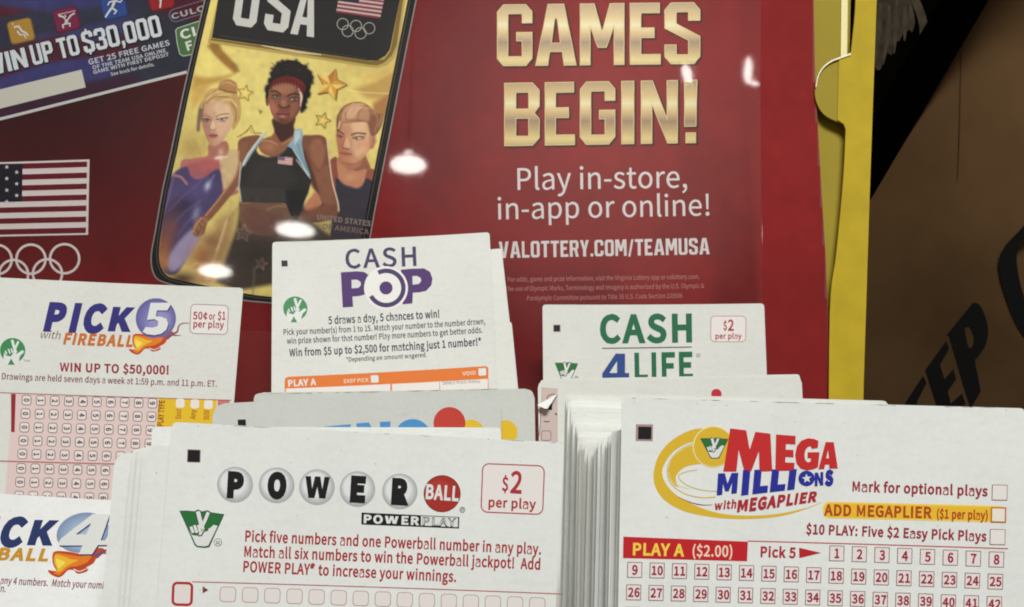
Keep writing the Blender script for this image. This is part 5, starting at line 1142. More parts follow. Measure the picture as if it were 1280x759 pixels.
strip(856, 80, 863, 103, 11, 3.7, "small white glowing bar added to mirror over the gold exclamation mark")
# ------------------------------------------------------------------ dark printed panel and cardboard box behind
PD = Plane(1150, 120, .80, 8, -4)
Md = frame(PD.hit(1050, 420), PD.hit(1250, 420) - PD.hit(1050, 420), PD.n)
dk = Thing("dark_panel", "black printed board with pale brush strokes, behind the yellow frame", "printed board", PD, Md)
dk.slab("board", [(930, -120), (1330, -120), (1300, 560), (930, 560)], mat("black_board", (5, 4, 3), .9, spec=.0, noise=.25, nscale=30), -.006, 0)
kD = crop(1060, 0, 2.918)
gry = mat("pale_brush_print", (64, 55, 42), .8, noise=.35, nscale=120, spec=.1)
gry2 = mat("grey_brush_print", (52, 45, 35), .8, noise=.4, nscale=160, spec=.1)
dk.poly("brush_print", cr(kD((60, -90), (150, -80), (215, -20), (240, 40), (238, 100), (205, 118), (186, 150), (168, 150), (160, 200), (134, 190), (120, 250), (96, 240), (70, 120))), gry2, 4)
for p in (((120, 10), (112, 110), (98, 246)), ((150, 20), (146, 120), (128, 236)), ((178, 0), (176, 90), (168, 196)), ((206, 0), (208, 80), (206, 150)), ((96, 0), (92, 120), (84, 250)), ((226, 20), (234, 80), (232, 118))):
    dk.poly("brush_print", ribbon(cr(kD(*p), 6, False), 3.0, 1.2, 7), gry, 8)
dk.poly("brush_print", ribbon(cr(kD((190, -110), (240, -10), (268, 60), (276, 110), (272, 150)), 6, False), 9, 9, 11), gry, 10)
dk.build()

PB = Plane(1180, 330, .70, -26, -16)
e0, e1 = PB.hit(1086, 254), PB.hit(1236, 0)
u = (e1 - e0).normalized(); v = PB.n.cross(u).normalized()
Mb = frame(PB.hit(1086, 254) - u * .20 - v * .30, u, PB.n)
bx = Thing("cardboard_box", "brown cardboard box tipped on its corner with black block lettering", "box", PB, Mb)
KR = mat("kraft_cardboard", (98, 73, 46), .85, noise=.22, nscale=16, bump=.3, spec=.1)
KR2 = mat("kraft_cardboard_flap", (136, 110, 76), .8, noise=.13, nscale=55, bump=.3)
BLK = mat("box_lettering_ink", (9, 8, 7), .7)
V, F = boxv(0, .62, 0, .30, -.14, 0)
def swell(px, py):                  # upper corner of the carton wall bent back, a shape added to catch more light
    t = max(0.0, ((px - 1175) + (270 - py) * .55) / 150)
    return -.017 * t * t if t < 2.2 else -.017 * (4.84 + (t - 2.2) * 4.4)
bx.part("carton").add(V, [f for i, f in enumerate(F) if i not in (1, 3)], KR)
nx, ny = 48, 24
GV = []
inv = CAM.inverted()
for j in range(ny + 1):
    for i in range(nx + 1):
        w = inv @ (Mb @ Vector((.62 * i / nx, .30 * j / ny, 0)))
        px, py = CX - w.x / w.z * FOC, CY + w.y / w.z * FOC
        GV.append((.62 * i / nx, .30 * j / ny, swell(px, py) if 0 < i < nx else swell(px, py)))
bx.part("carton").add(GV, [[j * (nx + 1) + i, j * (nx + 1) + i + 1, (j + 1) * (nx + 1) + i + 1, (j + 1) * (nx + 1) + i] for j in range(ny) for i in range(nx)], KR)
bx.part("carton").smooth = True
bx.part("dark_side").add(V, [F[3]], mat("black_carton_side", (5, 4, 3), .9, spec=.0, noise=.3, nscale=40))  # one side wall of the carton coloured black
# thin darker strip along the carton's fold, then the lettering
kx = crop(1060, 280, 3.3); ky = crop(1060, 0, 2.918)
def on(p, px, py): return p
bx.slab("crease", ribbon(cr(ky((420, 215), (413, 380), (406, 560), (400, 660)), 8, False), .5, .4, 1.6), mat("crease_board", (72, 57, 37), .85, spec=.1), .0002, .0006, zf=swell)
bx.poly("lettering", [cr(kx((415, 462), (412, 452), (505, 338), (516, 326), (535, 328), (552, 348), (572, 400), (578, 455), (562, 512), (524, 562)), 3, False) + kx((524, 566), (548, 690), (506, 762), (484, 700)),
    cr(kx((482, 436), (492, 426), (503, 430), (518, 470), (516, 498), (506, 511), (496, 504)), 3)], BLK, 6)
bx.poly("lettering", kx((318, 604), (405, 482), (418, 514), (380, 580), (398, 640), (434, 598), (446, 640), (412, 690), (424, 740), (470, 700), (486, 740), (420, 830), (380, 800)), BLK, 6)
bx.poly("lettering", kx((215, 770), (310, 625), (324, 656), (284, 735), (300, 800), (340, 760), (352, 800), (320, 850), (330, 900), (372, 860), (388, 900), (310, 1000)), BLK, 6)
bx.poly("lettering", [cr(kx((620, 165), (726, 5), (790, -90), (860, -80), (910, 80), (900, 260), (840, 390), (722, 462)), 5)[:], cr(kx((695, 132), (760, 30), (810, 24), (838, 120), (820, 240), (745, 340)), 5)], BLK, 6)
bx.build()
# ------------------------------------------------------------------ the lottery slips
RED = ink((176, 44, 50)); DRED = ink((150, 34, 48)); GRN = ink((44, 112, 58)); BLKI = ink((26, 22, 24)); WPR = ink((228, 228, 224)); LINEG = ink((140, 110, 110))
PINK = ink((229, 214, 212)); PURP = ink((66, 34, 92)); NAVY = ink((52, 48, 120)); ORA = ink((228, 118, 34)); YLW = ink((232, 190, 44)); GREY = ink((120, 116, 116))

def emblem(t, part, TL, TR, BR, BL, layer, green=GRN, white=None, line=None):
    """green wedge with a hand crossing two fingers"""
    white = white or WPR; line = line or ink((58, 84, 60))
    Q = (TL, TR, BR, BL)
    # unit coordinates traced on the largest copy of the mark: x 0..170, y 0..140
    def S(*pts):
        out = []
        for X_, Y_ in pts:
            u, v = (X_ - 275) / 170.0, (Y_ - 378) / 140.0
            out.append(((TL[0] + (TR[0] - TL[0]) * u) * (1 - 0) + (BL[0] - TL[0] - (TR[0] - TL[0]) * .34) * v, TL[1] + (TR[1] - TL[1]) * u + (BL[1] - TL[1] - (TR[1] - TL[1]) * .34) * v))
        return out
    wed = S((272, 376), (300, 374), (330, 376), (345, 368), (360, 376), (382, 370), (395, 378), (446, 384), (440, 400), (412, 462), (388, 518), (372, 522), (340, 520), (330, 512), (300, 440))
    t.poly(part, wed, line, layer)
    t.poly(part, wed, green, layer + 1, offset=-.02 * (TR[0] - TL[0]))
    palm = S((310, 452), (322, 472), (345, 474), (352, 448), (372, 452), (392, 440), (404, 428), (420, 432), (408, 458), (384, 510), (370, 515), (342, 514), (334, 506))
    t.poly(part, palm, white, layer + 2)
    w = (TR[0] - TL[0])
    for pts, ww in ((S((344, 376), (352, 410), (362, 448)), .095), (S((384, 378), (372, 410), (358, 440)), .075)):
        t.poly(part, ribbon(pts, ww * w * 1.5), line, layer + 2); t.poly(part, ribbon(pts, ww * w), white, layer + 3)
    for pts in (S((316, 438), (326, 462)), S((330, 432), (340, 462)), S((346, 430), (352, 458))):
        t.poly(part, ribbon(pts, .10 * w), line, layer + 3); t.poly(part, ribbon(pts, .066 * w), white, layer + 4)
    t.poly(part, ribbon(S((345, 474), (358, 472), (366, 456), (384, 448)), .03 * w), line, layer + 4)
def hand_circle(t, part, cx, cy, r, layer):
    t.poly(part, ell(cx, cy, r, rot=0, n=40), ink((62, 140, 84)), layer)
    k = r / 52.0
    P = lambda *p: [(cx + x * k, cy + y * k) for x, y in p]
    t.poly(part, P((-34, 8), (-26, 22), (-8, 26), (4, 8), (18, 14), (40, -2), (48, 6), (30, 24), (22, 60), (-30, 60), (-38, 30)), WPR, layer + 1)
    for p, w_ in ((P((-2, -44), (4, -20), (14, 10)), 11), (P((24, -38), (14, -16), (4, 8)), 9)): t.poly(part, ribbon(p, w_ * k), WPR, layer + 2)
    for p in (P((-30, 2), (-24, 16)), P((-18, -6), (-10, 14)), P((-6, -8), (0, 10))):
        t.poly(part, ribbon(p, 9 * k), ink((62, 140, 84)), layer + 2); t.poly(part, ribbon(p, 6 * k), WPR, layer + 3)
    t.poly(part, P((-20, 60), (-6, 34), (8, 60)), ink((62, 140, 84)), layer + 2)
def outline(t, part, loop_fn, w, m, fill, layer):
    a_, b_ = loop_fn(w / 2), loop_fn(-w / 2)
    t.poly(part, [a_, b_], m, layer + 1)
    if fill: t.poly(part, loop_fn(0), fill, layer)
def price(t, cx, cy, w, h, r, rot, big, small, hb, hs, lw=.8, m=RED, border=None):
    p = "price_box"
    outline(t, p, lambda d: rrect(cx, cy, w + 2 * d, h + 2 * d, r + d, rot), lw, border or m, ink((236, 230, 224)), 1)
    for s, a_, b_, hh in big: t.text(p, s, a_, b_, hh, m, 4, bold=.018)
    for s, a_, b_, hh in small: t.text(p, s, a_, b_, hh, m, 4, bold=.022)
def mark(t, x, y, w, rot=0, halo=True):
    if halo: t.poly("timing_mark", rrect(x, y, w * 1.22, w * 1.22, .4, rot, 1), ink((168, 140, 138)), 1)
    t.poly("timing_mark", rrect(x, y, w, w, .3, rot, 1), BLKI, 3)
def flame(t, part, P, k, layer):
    """fire under the ball: P maps traced points"""
    t.poly(part, cr(P((330, 342), (420, 338), (520, 352), (600, 330), (660, 312), (690, 330), (640, 372), (610, 420), (560, 450), (575, 460), (560, 480), (500, 494), (470, 470), (430, 470), (395, 505), (360, 520), (310, 500), (288, 470), (330, 475), (346, 470), (322, 420)), 5), ink((196, 74, 34)), layer)
    t.poly(part, cr(P((340, 352), (440, 362), (520, 372), (600, 350), (570, 410), (500, 440), (440, 450), (400, 480), (366, 505), (330, 490), (350, 470), (330, 430)), 5), ink((230, 128, 40)), layer + 1)
    t.poly(part, cr(P((342, 362), (400, 372), (450, 392), (500, 400), (450, 425), (410, 450), (380, 478), (350, 480), (352, 450), (336, 420)), 5), ink((242, 186, 52)), layer + 2)
    t.poly(part, cr(P((346, 390), (380, 400), (410, 416), (388, 440), (366, 458), (352, 440)), 5), ink((250, 226, 90)), layer + 3)
    t.poly(part, ribbon(cr(P((630, 380), (680, 340), (720, 318), (735, 270), (765, 245), (830, 242)), 5, False), 3.0 * k, .8 * k), ink((150, 70, 86)), layer + 1)
    t.poly(part, ribbon(cr(P((620, 372), (660, 346), (700, 350), (755, 352)), 5, False), 3.0 * k, .6 * k), ink((120, 84, 120)), layer + 2)
    t.poly(part, ribbon(cr(P((470, 462), (510, 478), (545, 466), (575, 458)), 5, False), 1.2 * k, .6 * k), WPR, layer + 2)

def wear(t, a, b, n, seed, dark=(128, 126, 118)):
    """rubbed, slightly dirty spots along a slip's top edge from pixel a to pixel b"""
    g = np.random.default_rng(seed); a, b = np.array(a, float), np.array(b, float); d = b - a; L = np.linalg.norm(d); d /= L; nn = np.array([-d[1], d[0]])
    for _ in range(n):
        s0 = g.uniform(0, L); ln = g.uniform(3, 22); k = 5
        pts = [tuple(a + d * min(L, s0 + ln * i / k) + nn * g.uniform(.15, .7)) for i in range(k + 1)]
        t.poly("edge_wear", ribbon(pts, .1, .1, g.uniform(.4, 1.1)), ink(dark), 1)
    for _ in range(n // 2):
        c = a + d * g.uniform(0, L) + nn * abs(g.normal(0, 18)); r_ = g.uniform(.35, .8)
        t.poly("edge_wear", ell(c[0], c[1], r_, r_ * g.uniform(.5, 1), 8), ink((150, 148, 138)), 1)
# ---- back row, middle: purple logo slip, with two more behind it
s = slip("white slip with purple ringed logo and orange bar, in front of the phone picture", (341, 303.5), (612, 291.3), .4655, 16, 0, m=PAPER3)
a3 = lambda x, y: (330 + x / 3.452, 280 + y / 3.452); q3 = crop(330, 280, 3.452)
mark(s, *a3(90, 173), 7.6, -3, False)
hand_circle(s, "emblem", *a3(136, 366), 15, 1)
s.text("logo", "CASH", a3(352, 190), a3(658, 178), 23, ink((62, 40, 88)), 2, bold=.012, space=1.1)
PV = ink((72, 34, 104))
s.poly("logo", [q3((331, 210), (385, 206))[0:0] + cr(q3((331, 208), (331, 208)), 1) + q3((400, 203), (432, 206), (455, 222), (466, 250), (460, 280), (440, 302), (410, 310), (381, 312), (384, 357), (339, 360)), q3((377, 240), (400, 239), (416, 248), (418, 262), (408, 274), (378, 277))], PV, 2)
s.poly("logo", [q3((590, 196), (640, 192), (690, 191), (716, 206), (727, 236), (722, 264), (700, 288), (672, 294), (642, 296), (640, 342), (598, 346)), q3((640, 224), (660, 223), (676, 232), (678, 246), (668, 258), (641, 261))], PV, 2)
s.poly("logo", ell(*a3(526, 276), 27.5), ink((236, 233, 226)), 4)
s.poly("logo", ribbon(ell(*a3(527, 275), 21.5, n=46, a0=-118, a1=152), 5.6, 5.6), ink((66, 40, 96)), 6)
s.poly("logo", ell(*a3(526, 275), 8.2), PV, 6)
for tx, p0, p1, h, b in (("5 draws a day, 5 chances to win!", (278, 432), (757, 403), 9.2, .022), ("Pick your number(s) from 1 to 15. Match your number to the number drawn,", (86, 481), (955, 434), 7.0, .012),
                     ("win prize shown for that number! Play more numbers to get better odds.", (100, 519), (943, 471), 7.0, .012), ("Win from $5 up to $2,500 for matching just 1 number!*", (111, 573), (938, 525), 9.0, .022),
                     ("*Depending on amount wagered.", (355, 594), (702, 573), 5.4, .012)):
    s.text("rules_text", tx, a3(*p0), a3(*p1), h, ink((48, 36, 60)), 2, bold=b, shear=.12 if tx[0] == '*' else 0)
s.poly("play_bar", cr(q3((90, 690), (92, 668)), 1, False) + q3((104, 661), (958, 615), (968, 622), (970, 760), (92, 800)), ORA, 2)
s.text("play_bar", "PLAY A", a3(106, 702), a3(226, 694), 7.4, WPR, 4, bold=.04)
s.text("play_bar", "EASY PICK", a3(345, 686), a3(452, 680), 4.6, ink((240, 214, 190)), 4, bold=.02)
s.text("play_bar", "VOID", a3(856, 655), a3(914, 651), 4.6, ink((240, 214, 190)), 4, bold=.02)
s.poly("play_bar", rrect(*a3(477, 668), 9.6, 9.2, 1.6, -3), WPR, 4); s.poly("play_bar", rrect(*a3(942, 640), 9.6, 9.2, 1.6, -3), WPR, 4)
s.poly("play_bar", q3((96, 712), (545, 690), (545, 900), (96, 900)), ink((236, 230, 222)), 6); s.poly("play_bar", q3((552, 690), (966, 670), (966, 900), (552, 900)), ink((236, 230, 222)), 6)
s.text("play_bar", "Select from menu", a3(770, 694), a3(932, 687), 4.6, GREY, 8); s.poly("play_bar", ribbon(q3((758, 682), (758, 800)), .6), GREY, 8)
s.build()
g3 = "slips behind the purple logo slip"
l3 = "blank edge of a white slip standing behind the purple logo slip"
plain(s, 627, 310.5, .4685, 3.4, l3, g3, 0, PAPER3, "TR")
plain(s, 632, 386, .4705, 3.0, l3, g3, 1, PAPER3, "TR"); plain(s, 639.5, 402, .4725, 2.6, l3, g3, 2, PAPER3, "TR")

# ---- back row, right: green and blue logo slip
s = slip("white slip with green and blue logo split by a thin line, below the fine print", (678, 381.3), (954.5, 379.8), .4570, 9, 0, m=PAPER3)
a7 = lambda x, y: (660 + x / 3.556, 370 + y / 3.556); q7 = crop(660, 370, 3.556)
mark(s, *a7(128, 145), 7.6, -.5)
DG = ink((30, 106, 70))
s.text("logo", "CASH", a7(320, 205), a7(730, 200), 32.5, DG, 2, bold=.035, space=1.06)
s.poly("logo", ribbon(q7((329, 233), (728, 227)), 1.4), ink((70, 90, 92)), 2)
s.poly("logo", [q7((330, 372), (330, 345), (390, 256), (432, 256), (432, 342), (450, 342), (450, 366), (434, 367), (434, 395), (396, 395), (396, 372)), q7((362, 342), (396, 342), (396, 290))], ink((42, 72, 136)), 2)
s.text("logo", "LIFE", a7(475, 369), a7(734, 364), 31, DG, 2, bold=.035, space=1.06)
ring(s, "logo", *a7(757, 264), 2.3, .5, DG, 2); s.text("logo", "R", a7(754, 269), a7(761, 269), 2.8, DG, 2)
emblem(s, "emblem", a7(120, 300), a7(222, 297), a7(192, 384), a7(154, 385), 1)
ring(s, "emblem", *a7(215, 366), 2.3, .5, ink((58, 84, 60)), 2); s.text("emblem", "R", a7(212, 371), a7(219, 371), 2.8, ink((58, 84, 60)), 2)
price(s, *a7(890, 147), 43.5, 32, 5, .5, [("$", a7(868, 150), a7(884, 150), 10), ("2", a7(888, 154), a7(914, 154), 13)], [("per play", a7(833, 190), a7(949, 190), 6.4)], 0, 0, border=ink((186, 120, 112)))
s.poly("logo", q7((250, 420), (1000, 420), (1000, 700), (250, 700)), PINK, 1)
s.build()

# ---- back row, left: first of the fire-ball slips
s5 = s = slip("white slip with purple number five ball and flames, left of the phone picture's foot", (-11, 347), (305, 360.5), .402, 10, 0, m=PAPER3)
b5 = lambda x, y: (x / 3.794, 350 + y / 3.794); q5 = crop(0, 350, 3.794); q5b = crop(120, 370, 7.111)
s.text("logo", "PICK", b5(203, 233), b5(636, 247), 31, NAVY, 2, bold=.075, shear=.22, space=1.12)
bx_, by_ = b5(738, 182)
for i in range(6):                  # the printed ball, a stack of tinted discs
    s.poly("logo", ell(bx_ + i * .8, by_ + i * .8, 25.3 - i * 2.6, n=44), ink((104 + 9 * i, 100 + 9 * i, 160 + 7 * i)), 4 + i)
flame(s, "logo", q5b, 1.0, 3)
s.poly("logo", [(x + .9, y + 1.2) for x, y in q5b((484, 60), (646, 60), (662, 80), (634, 128), (540, 128), (530, 182), (575, 184), (626, 204), (642, 246), (625, 300), (580, 336), (520, 348), (452, 340), (412, 318), (440, 274), (500, 282), (548, 268), (552, 226), (520, 206), (452, 212))], ink((58, 50, 104)), 11)
s.poly("logo", q5b((484, 60), (646, 60), (662, 80), (634, 128), (540, 128), (530, 182), (575, 184), (626, 204), (642, 246), (625, 300), (580, 336), (520, 348), (452, 340), (412, 318), (440, 274), (500, 282), (548, 268), (552, 226), (520, 206), (452, 212)), WPR, 12)
s.text("logo", "with", b5(193, 276), b5(286, 281), 9.5, ink((120, 86, 66)), 2, shear=.25)
s.text("logo", "FIREBALL", b5(297, 302), b5(628, 315), 13, ink((204, 112, 40)), 4, bold=.055, shear=.22, space=1.08)
price(s, *b5(993, 188), 47.5, 36.5, 5.5, 2.4, [("50¢", b5(915, 186), b5(985, 188), 9), ("or", b5(992, 188), b5(1022, 189), 8), ("$1", b5(1034, 189), b5(1071, 190), 9.5)], [("per play", b5(917, 224), b5(1064, 230), 8)], 0, 0, m=ink((168, 58, 66)), border=ink((136, 110, 108)))
hand_circle(s, "emblem", *b5(62, 335), 15.5, 1)
s.text("emblem", "TM", b5(112, 388), b5(140, 389), 2.4, BLKI, 2)
s.text("rules_text", "WIN UP TO $50,000!", b5(281, 432), b5(799, 447), 10.3, ink((152, 34, 52)), 2, bold=.03)
s.text("rules_text", "Drawings are held seven days a week at 1:59 p.m. and 11 p.m. ET.", b5(12, 472), b5(1030, 508), 7.6, ink((122, 46, 62)), 2, bold=.008)
s.poly("number_grid", ribbon([b5(-40, 534), b5(1100, 572)], .9), DRED, 3)
s.poly("number_grid", [b5(64, 541), b5(752, 562), b5(700, 1220), b5(10, 1220)], ink((228, 204, 198)), 1)
s.poly("number_grid", [b5(54, 541), b5(76, 541), b5(70, 722), b5(54, 722)], ink((150, 40, 52)), 2)
def cell(t, part, cx, cy, w, h, r, rot, lw, m, fill, digit, dm, dh, layer, drot=0, bold=.01):
    t.poly(part, rrect(cx, cy, w, h, r, rot, 3), m, layer)
    t.poly(part, rrect(cx, cy, w - 2 * lw, h - 2 * lw, max(.2, r - lw), rot, 3), fill, layer + 1)
    if digit:
        wd = text_w(digit) * dh
        if drot:
            a_ = (cx - dh / 2 + 0, cy - wd / 2); b_ = (cx - dh / 2, cy + wd / 2)
            t.text(part, digit, a_, b_, dh, dm, layer + 2, up=(1, 0), bold=bold)
        else:
            c_, s_ = math.cos(R(rot)), math.sin(R(rot))
            a_ = (cx - wd / 2 * c_ - dh / 2 * s_ * -1, cy - wd / 2 * s_ + dh / 2); b_ = (cx + wd / 2 * c_ + dh / 2 * s_, cy + wd / 2 * s_ + dh / 2)
            t.text(part, digit, a_, b_, dh, dm, layer + 2, bold=bold)
TWC = {}
def text_w(sx):
    if sx not in TWC: TWC[sx] = text_fit(sx)
    return TWC[sx]
for r_, yy in enumerate((500.3, 517.2, 534.2, 551, 567.6, 585.6, 602.8, 620, 637, 654)):
    for c_ in range(10):
        x = 33.3 + c_ * 17.45 - (yy - 500.3) * .078; y = yy + c_ * .42
        cell(s, "number_grid", x, y, 11.8, 12.8, 3.2, 1.5, .85, ink((96, 76, 80)), ink((236, 224, 218)), str(c_), ink((70, 44, 50)), 6.4, 3, drot=1, bold=.03)
s.poly("number_grid", ribbon([(14 - 30, 576), (200, 581.5)], 1.6), ink((190, 118, 120)), 6)
s.poly("play_type_strip", [b5(752, 560), b5(1030, 568), b5(1008, 1000), b5(716, 1000)], YLW, 2)
s.poly("play_type_strip", [b5(1035, 569), b5(1092, 571), b5(1080, 800), b5(1025, 800)], ink((206, 120, 116)), 2)
s.text("play_type_strip", "PLAY TYPE", b5(772, 694), b5(780, 572), 7, ink((150, 70, 30)), 4, bold=.03)
for x, tx in ((855, "Exact"), (925, "Any"), (990, "50/50")):
    s.poly("play_type_strip", rrect(*b5(x, 585 + (x - 855) * .05), 11, 11.4, 3, 2), ink((238, 230, 218)), 4)
    s.text("play_type_strip", tx, b5(x + 2, 612 + 46 + (x - 855) * .05), b5(x + 4, 612 + (x - 855) * .05), 6.4, ink((176, 96, 30)), 4, bold=.02)
s.build()

# ---- lower left: second fire-ball slip (blue number four)
s = slip("white slip with blue number four ball and flames, lower left beside the ball-logo pile", (-164, 607.5), (247, 632), .309, 9, 0, m=PAPER4)
b4 = lambda x, y: (x / 3.465, 540 + y / 3.465); q4c = crop(0, 540, 3.465)
s.text("logo", "PICK", b4(-200, 484), b4(252, 494), 32, ink((44, 58, 104)), 2, bold=.075, shear=.3, space=1.12)
cx_, cy_ = b4(357, 436)
for i in range(5):
    s.poly("logo", ell(cx_ + i, cy_ + i * .7, 33.5 - i * 3, 24.5 - i * 2.2, n=44, rot=-14), ink((134 + 9 * i, 154 + 9 * i, 184 + 7 * i)), 4 + i)
P4 = lambda *p: [(cx_ + (x - 535) * .178, cy_ + (y - 205) * .178) for x, y in p]
flame(s, "logo", P4, 1.25, 3)
for dx, dy, m_, ly in ((1.2, 1.4, ink((44, 58, 104)), 11), (0, 0, WPR, 12)):
    s.poly("logo", [[(x + dx, y + dy) for x, y in q4c((252, 478), (262, 462), (400, 356), (476, 356), (436, 470), (470, 470), (462, 490), (424, 490), (398, 530), (340, 530), (356, 492), (254, 492))], [(x + dx, y + dy) for x, y in q4c((326, 444), (372, 444), (394, 394))]], m_, ly)
s.text("logo", "FIREBALL", b4(-226, 548), b4(206, 558), 14, ink((206, 150, 40)), 4, bold=.055, shear=.25, space=1.08)
s.text("rules_text", "Pick any 4 numbers.  Match your numbers", b4(-66, 655), b4(500, 682), 8.6, ink((130, 50, 64)), 2, bold=.01, shear=.2)
s.text("rules_text", "to win.", b4(-66, 690), b4(20, 694), 8.6, ink((130, 50, 64)), 2, bold=.01, shear=.2)
s.build()

# ---- middle row: three overlapping grey slips with blue lettering and coloured balls
g_ = "grey slips with blue letters"
K3 = slip("grey slip with a curled left corner and small black mark, hindmost of the blue-lettered ones", (266, 505), (598, 488), .378, 8, 0, m=PAPER2, r=.004, wave=.0004)
K3.poly("timing_mark", rrect(302.5, 528.5, 10, 8, .3, -2, 1), BLKI, 2); K3.build()
K2 = slip("grey slip with half a yellow ball, behind the one with the red ball", (318, 491), (668, 486), .3655, 8, 0, m=PAPER2, r=.0028, wave=.0003)
K2.poly("ball_print", ell(632, 540.5, 15), YLW, 1); K2.build()
s = slip("grey slip with blue capital letters and red and yellow balls along its hidden edge", (318, 492), (625.5, 486), .3605, 8, 0, m=PAPER2, r=.0016, wave=.0003)
wear(s, (322, 492.4), (622, 486.4), 24, 7)
kk = crop(260, 470, 2.783)
BL = ink((76, 146, 204))
s.poly("logo", kk((285, 184), (322, 182), (322, 300), (285, 300)), BL, 2); s.poly("logo", kk((322, 240), (346, 179), (392, 177), (345, 250), (400, 300), (350, 300)), BL, 2)
s.poly("logo", kk((403, 176), (496, 168), (496, 192), (440, 198), (440, 300), (403, 300)), BL, 2)
s.poly("logo", kk((516, 165), (560, 162), (598, 240), (598, 160), (634, 158), (634, 300), (596, 300), (552, 220), (552, 300), (516, 300)), BL, 2)
s.poly("logo", [ell(260 + 712 / 2.783, 470 + 214 / 2.783, 23, 23), ell(260 + 712 / 2.783, 470 + 214 / 2.783, 9, 9)], BL, 2)
s.poly("ball_print", ell(260 + 915 / 2.783, 470 + 198 / 2.783, 16.5), YLW, 2)
s.poly("ball_print", ell(260 + 840 / 2.783, 470 + 164 / 2.783, 20), ink((198, 64, 52)), 4)
s.build()

# ---- middle row, right: pale pile with a bent corner
s = slip("pale slip with a torn bent white corner, left of the thickest pile", (672, 476.5), (1001, 470.5), .386, 8, 0, m=PAPER3, r=.0022)
mq = crop(660, 470, 6.285)
s.poly("pink_print", mq((104, 90), (232, 100), (234, 520), (92, 520)), ink((206, 186, 178)), 1)
s.poly("pink_print", cr(mq((146, 200), (150, 160), (190, 142), (230, 145)), 4, False) + cr(mq((230, 152), (192, 150), (158, 166), (153, 200)), 4, False), ink((140, 110, 106)), 3)
s.poly("pink_print", mq((132, 268), (150, 225), (190, 222), (188, 268)), BLKI, 3)
s.poly("pink_print", mq((122, 352), (140, 358), (168, 354), (168, 362), (142, 366), (122, 360)), ink((96, 70, 68)), 3)
s.poly("pink_print", mq((208, 296), (226, 290), (226, 312), (214, 306)), ink((96, 70, 68)), 3)
outline(s, "pink_print", lambda d: rrect(660 + 142 / 6.285, 470 + 470 / 6.285, 12 + 2 * d, 12 + 2 * d, 3 + d, 0), .8, ink((140, 110, 106)), None, 3)
s.poly("pink_print", ribbon(mq((96, 240), (98, 360), (88, 470)), .9), ink((140, 110, 100)), 3)
s.poly("red_print", ell(660 + 838 / 3.556, 370 + 436 / 3.556, 6.5, 6.5), ink((196, 40, 56)), 2)
# the torn corner folded forward
pts = mq((70, 235), (232, 140), (215, 165), (150, 265), (132, 262))
A = s.loc(s.plane.hits(np.array(pts))); A[:, 2] += [.0020, .0006, .0012, .0026, .0028]
B = A.copy(); B[:, 2] -= .00025
n = len(A)
s.part("bent_corner").add(np.concatenate([A, B]), [list(range(n))[::-1], list(range(n, 2 * n))] + [[i, (i + 1) % n, n + (i + 1) % n, n + i] for i in range(n)], PAPER)
s.build()
gm = "slips behind the pale bent-corner slip"; lm = "blank white slip behind the pale slip with the bent corner"
for i, (x, y, dd) in enumerate(((674, 475, .3885), (676, 474, .391), (673, 478, .3935), (680, 477, .396))):
    plain(s, x, y, dd, rng.normal(0, .2), lm, gm, i, PAPER3)

# ---- front right: the slip with red and blue letters, and the thick pile behind it
MG = s = slip("white slip with red and blue slanted logo in a yellow swoosh", (777, 496.5), (1278.8, 510.5), .2514, 5.5, 0, r=.0009)
mg = crop(760, 500, 4.217); ma = lambda x, y: (760 + x / 4.217, 500 + y / 4.217); mz = lambda x, y: (960 + x / 2.722, 480 + y / 2.722)
wear(s, (780, 497.2), (1276, 510.6), 26, 5)
s.poly("timing_mark", rrect(*ma(190, 173), 21.5, 21, .5, 1, 1), ink((172, 142, 144)), 1); s.poly("timing_mark", rrect(*ma(192, 174), 16.6, 15.6, .4, 1, 1), BLKI, 3)
YM = ink((224, 184, 50)); LG = "logo"
s.poly(LG, cr(mg((500, 149), (440, 158), (370, 190), (305, 240), (260, 305), (239, 390), (250, 462), (300, 530), (400, 586), (550, 618), (700, 629), (850, 622), (960, 603), (1070, 568), (1130, 540)), 5, False) + cr(mg((1126, 540), (1060, 566), (945, 593), (850, 606), (720, 610), (590, 598), (470, 560), (370, 508), (310, 450), (284, 385), (300, 330), (345, 272), (410, 232), (470, 215)), 5, False), YM, 2)
s.poly(LG, cr(mg((462, 232), (400, 256), (345, 300), (320, 350), (318, 400), (340, 440), (372, 462)), 5, False) + cr(mg((366, 452), (356, 410), (372, 380), (410, 352), (465, 340), (500, 338)), 5, False), YM, 2)
for P, w0, w1, c_ in ((mg((455, 225), (380, 262), (328, 318), (312, 380), (330, 440), (400, 492), (490, 514), (568, 512)), 1.2, 1.4, (222, 190, 90)), (mg((470, 368), (400, 382), (370, 404), (410, 446), (490, 474), (575, 482)), 1.2, 1.2, (214, 190, 110)), (mg((310, 345), (325, 405), (360, 445), (425, 468)), .6, .8, (232, 214, 150))):
    s.poly(LG, ribbon(cr(P, 6, False), w0, w1), ink(c_), 3)
s.poly(LG, ribbon(cr(mg((368, 511), (440, 542), (500, 554), (552, 553)), 6, False), .5, .5, 1.3), ink((122, 50, 92)), 3)
s.poly(LG, ell(*ma(555, 247), 26), ink((240, 226, 160)), 4); s.poly(LG, ell(*ma(556, 247), 24.6), YM, 5)
emblem(s, "emblem", ma(488, 205), ma(634, 201), ma(588, 306), ma(540, 308), 6)
RM = ink((200, 44, 44))
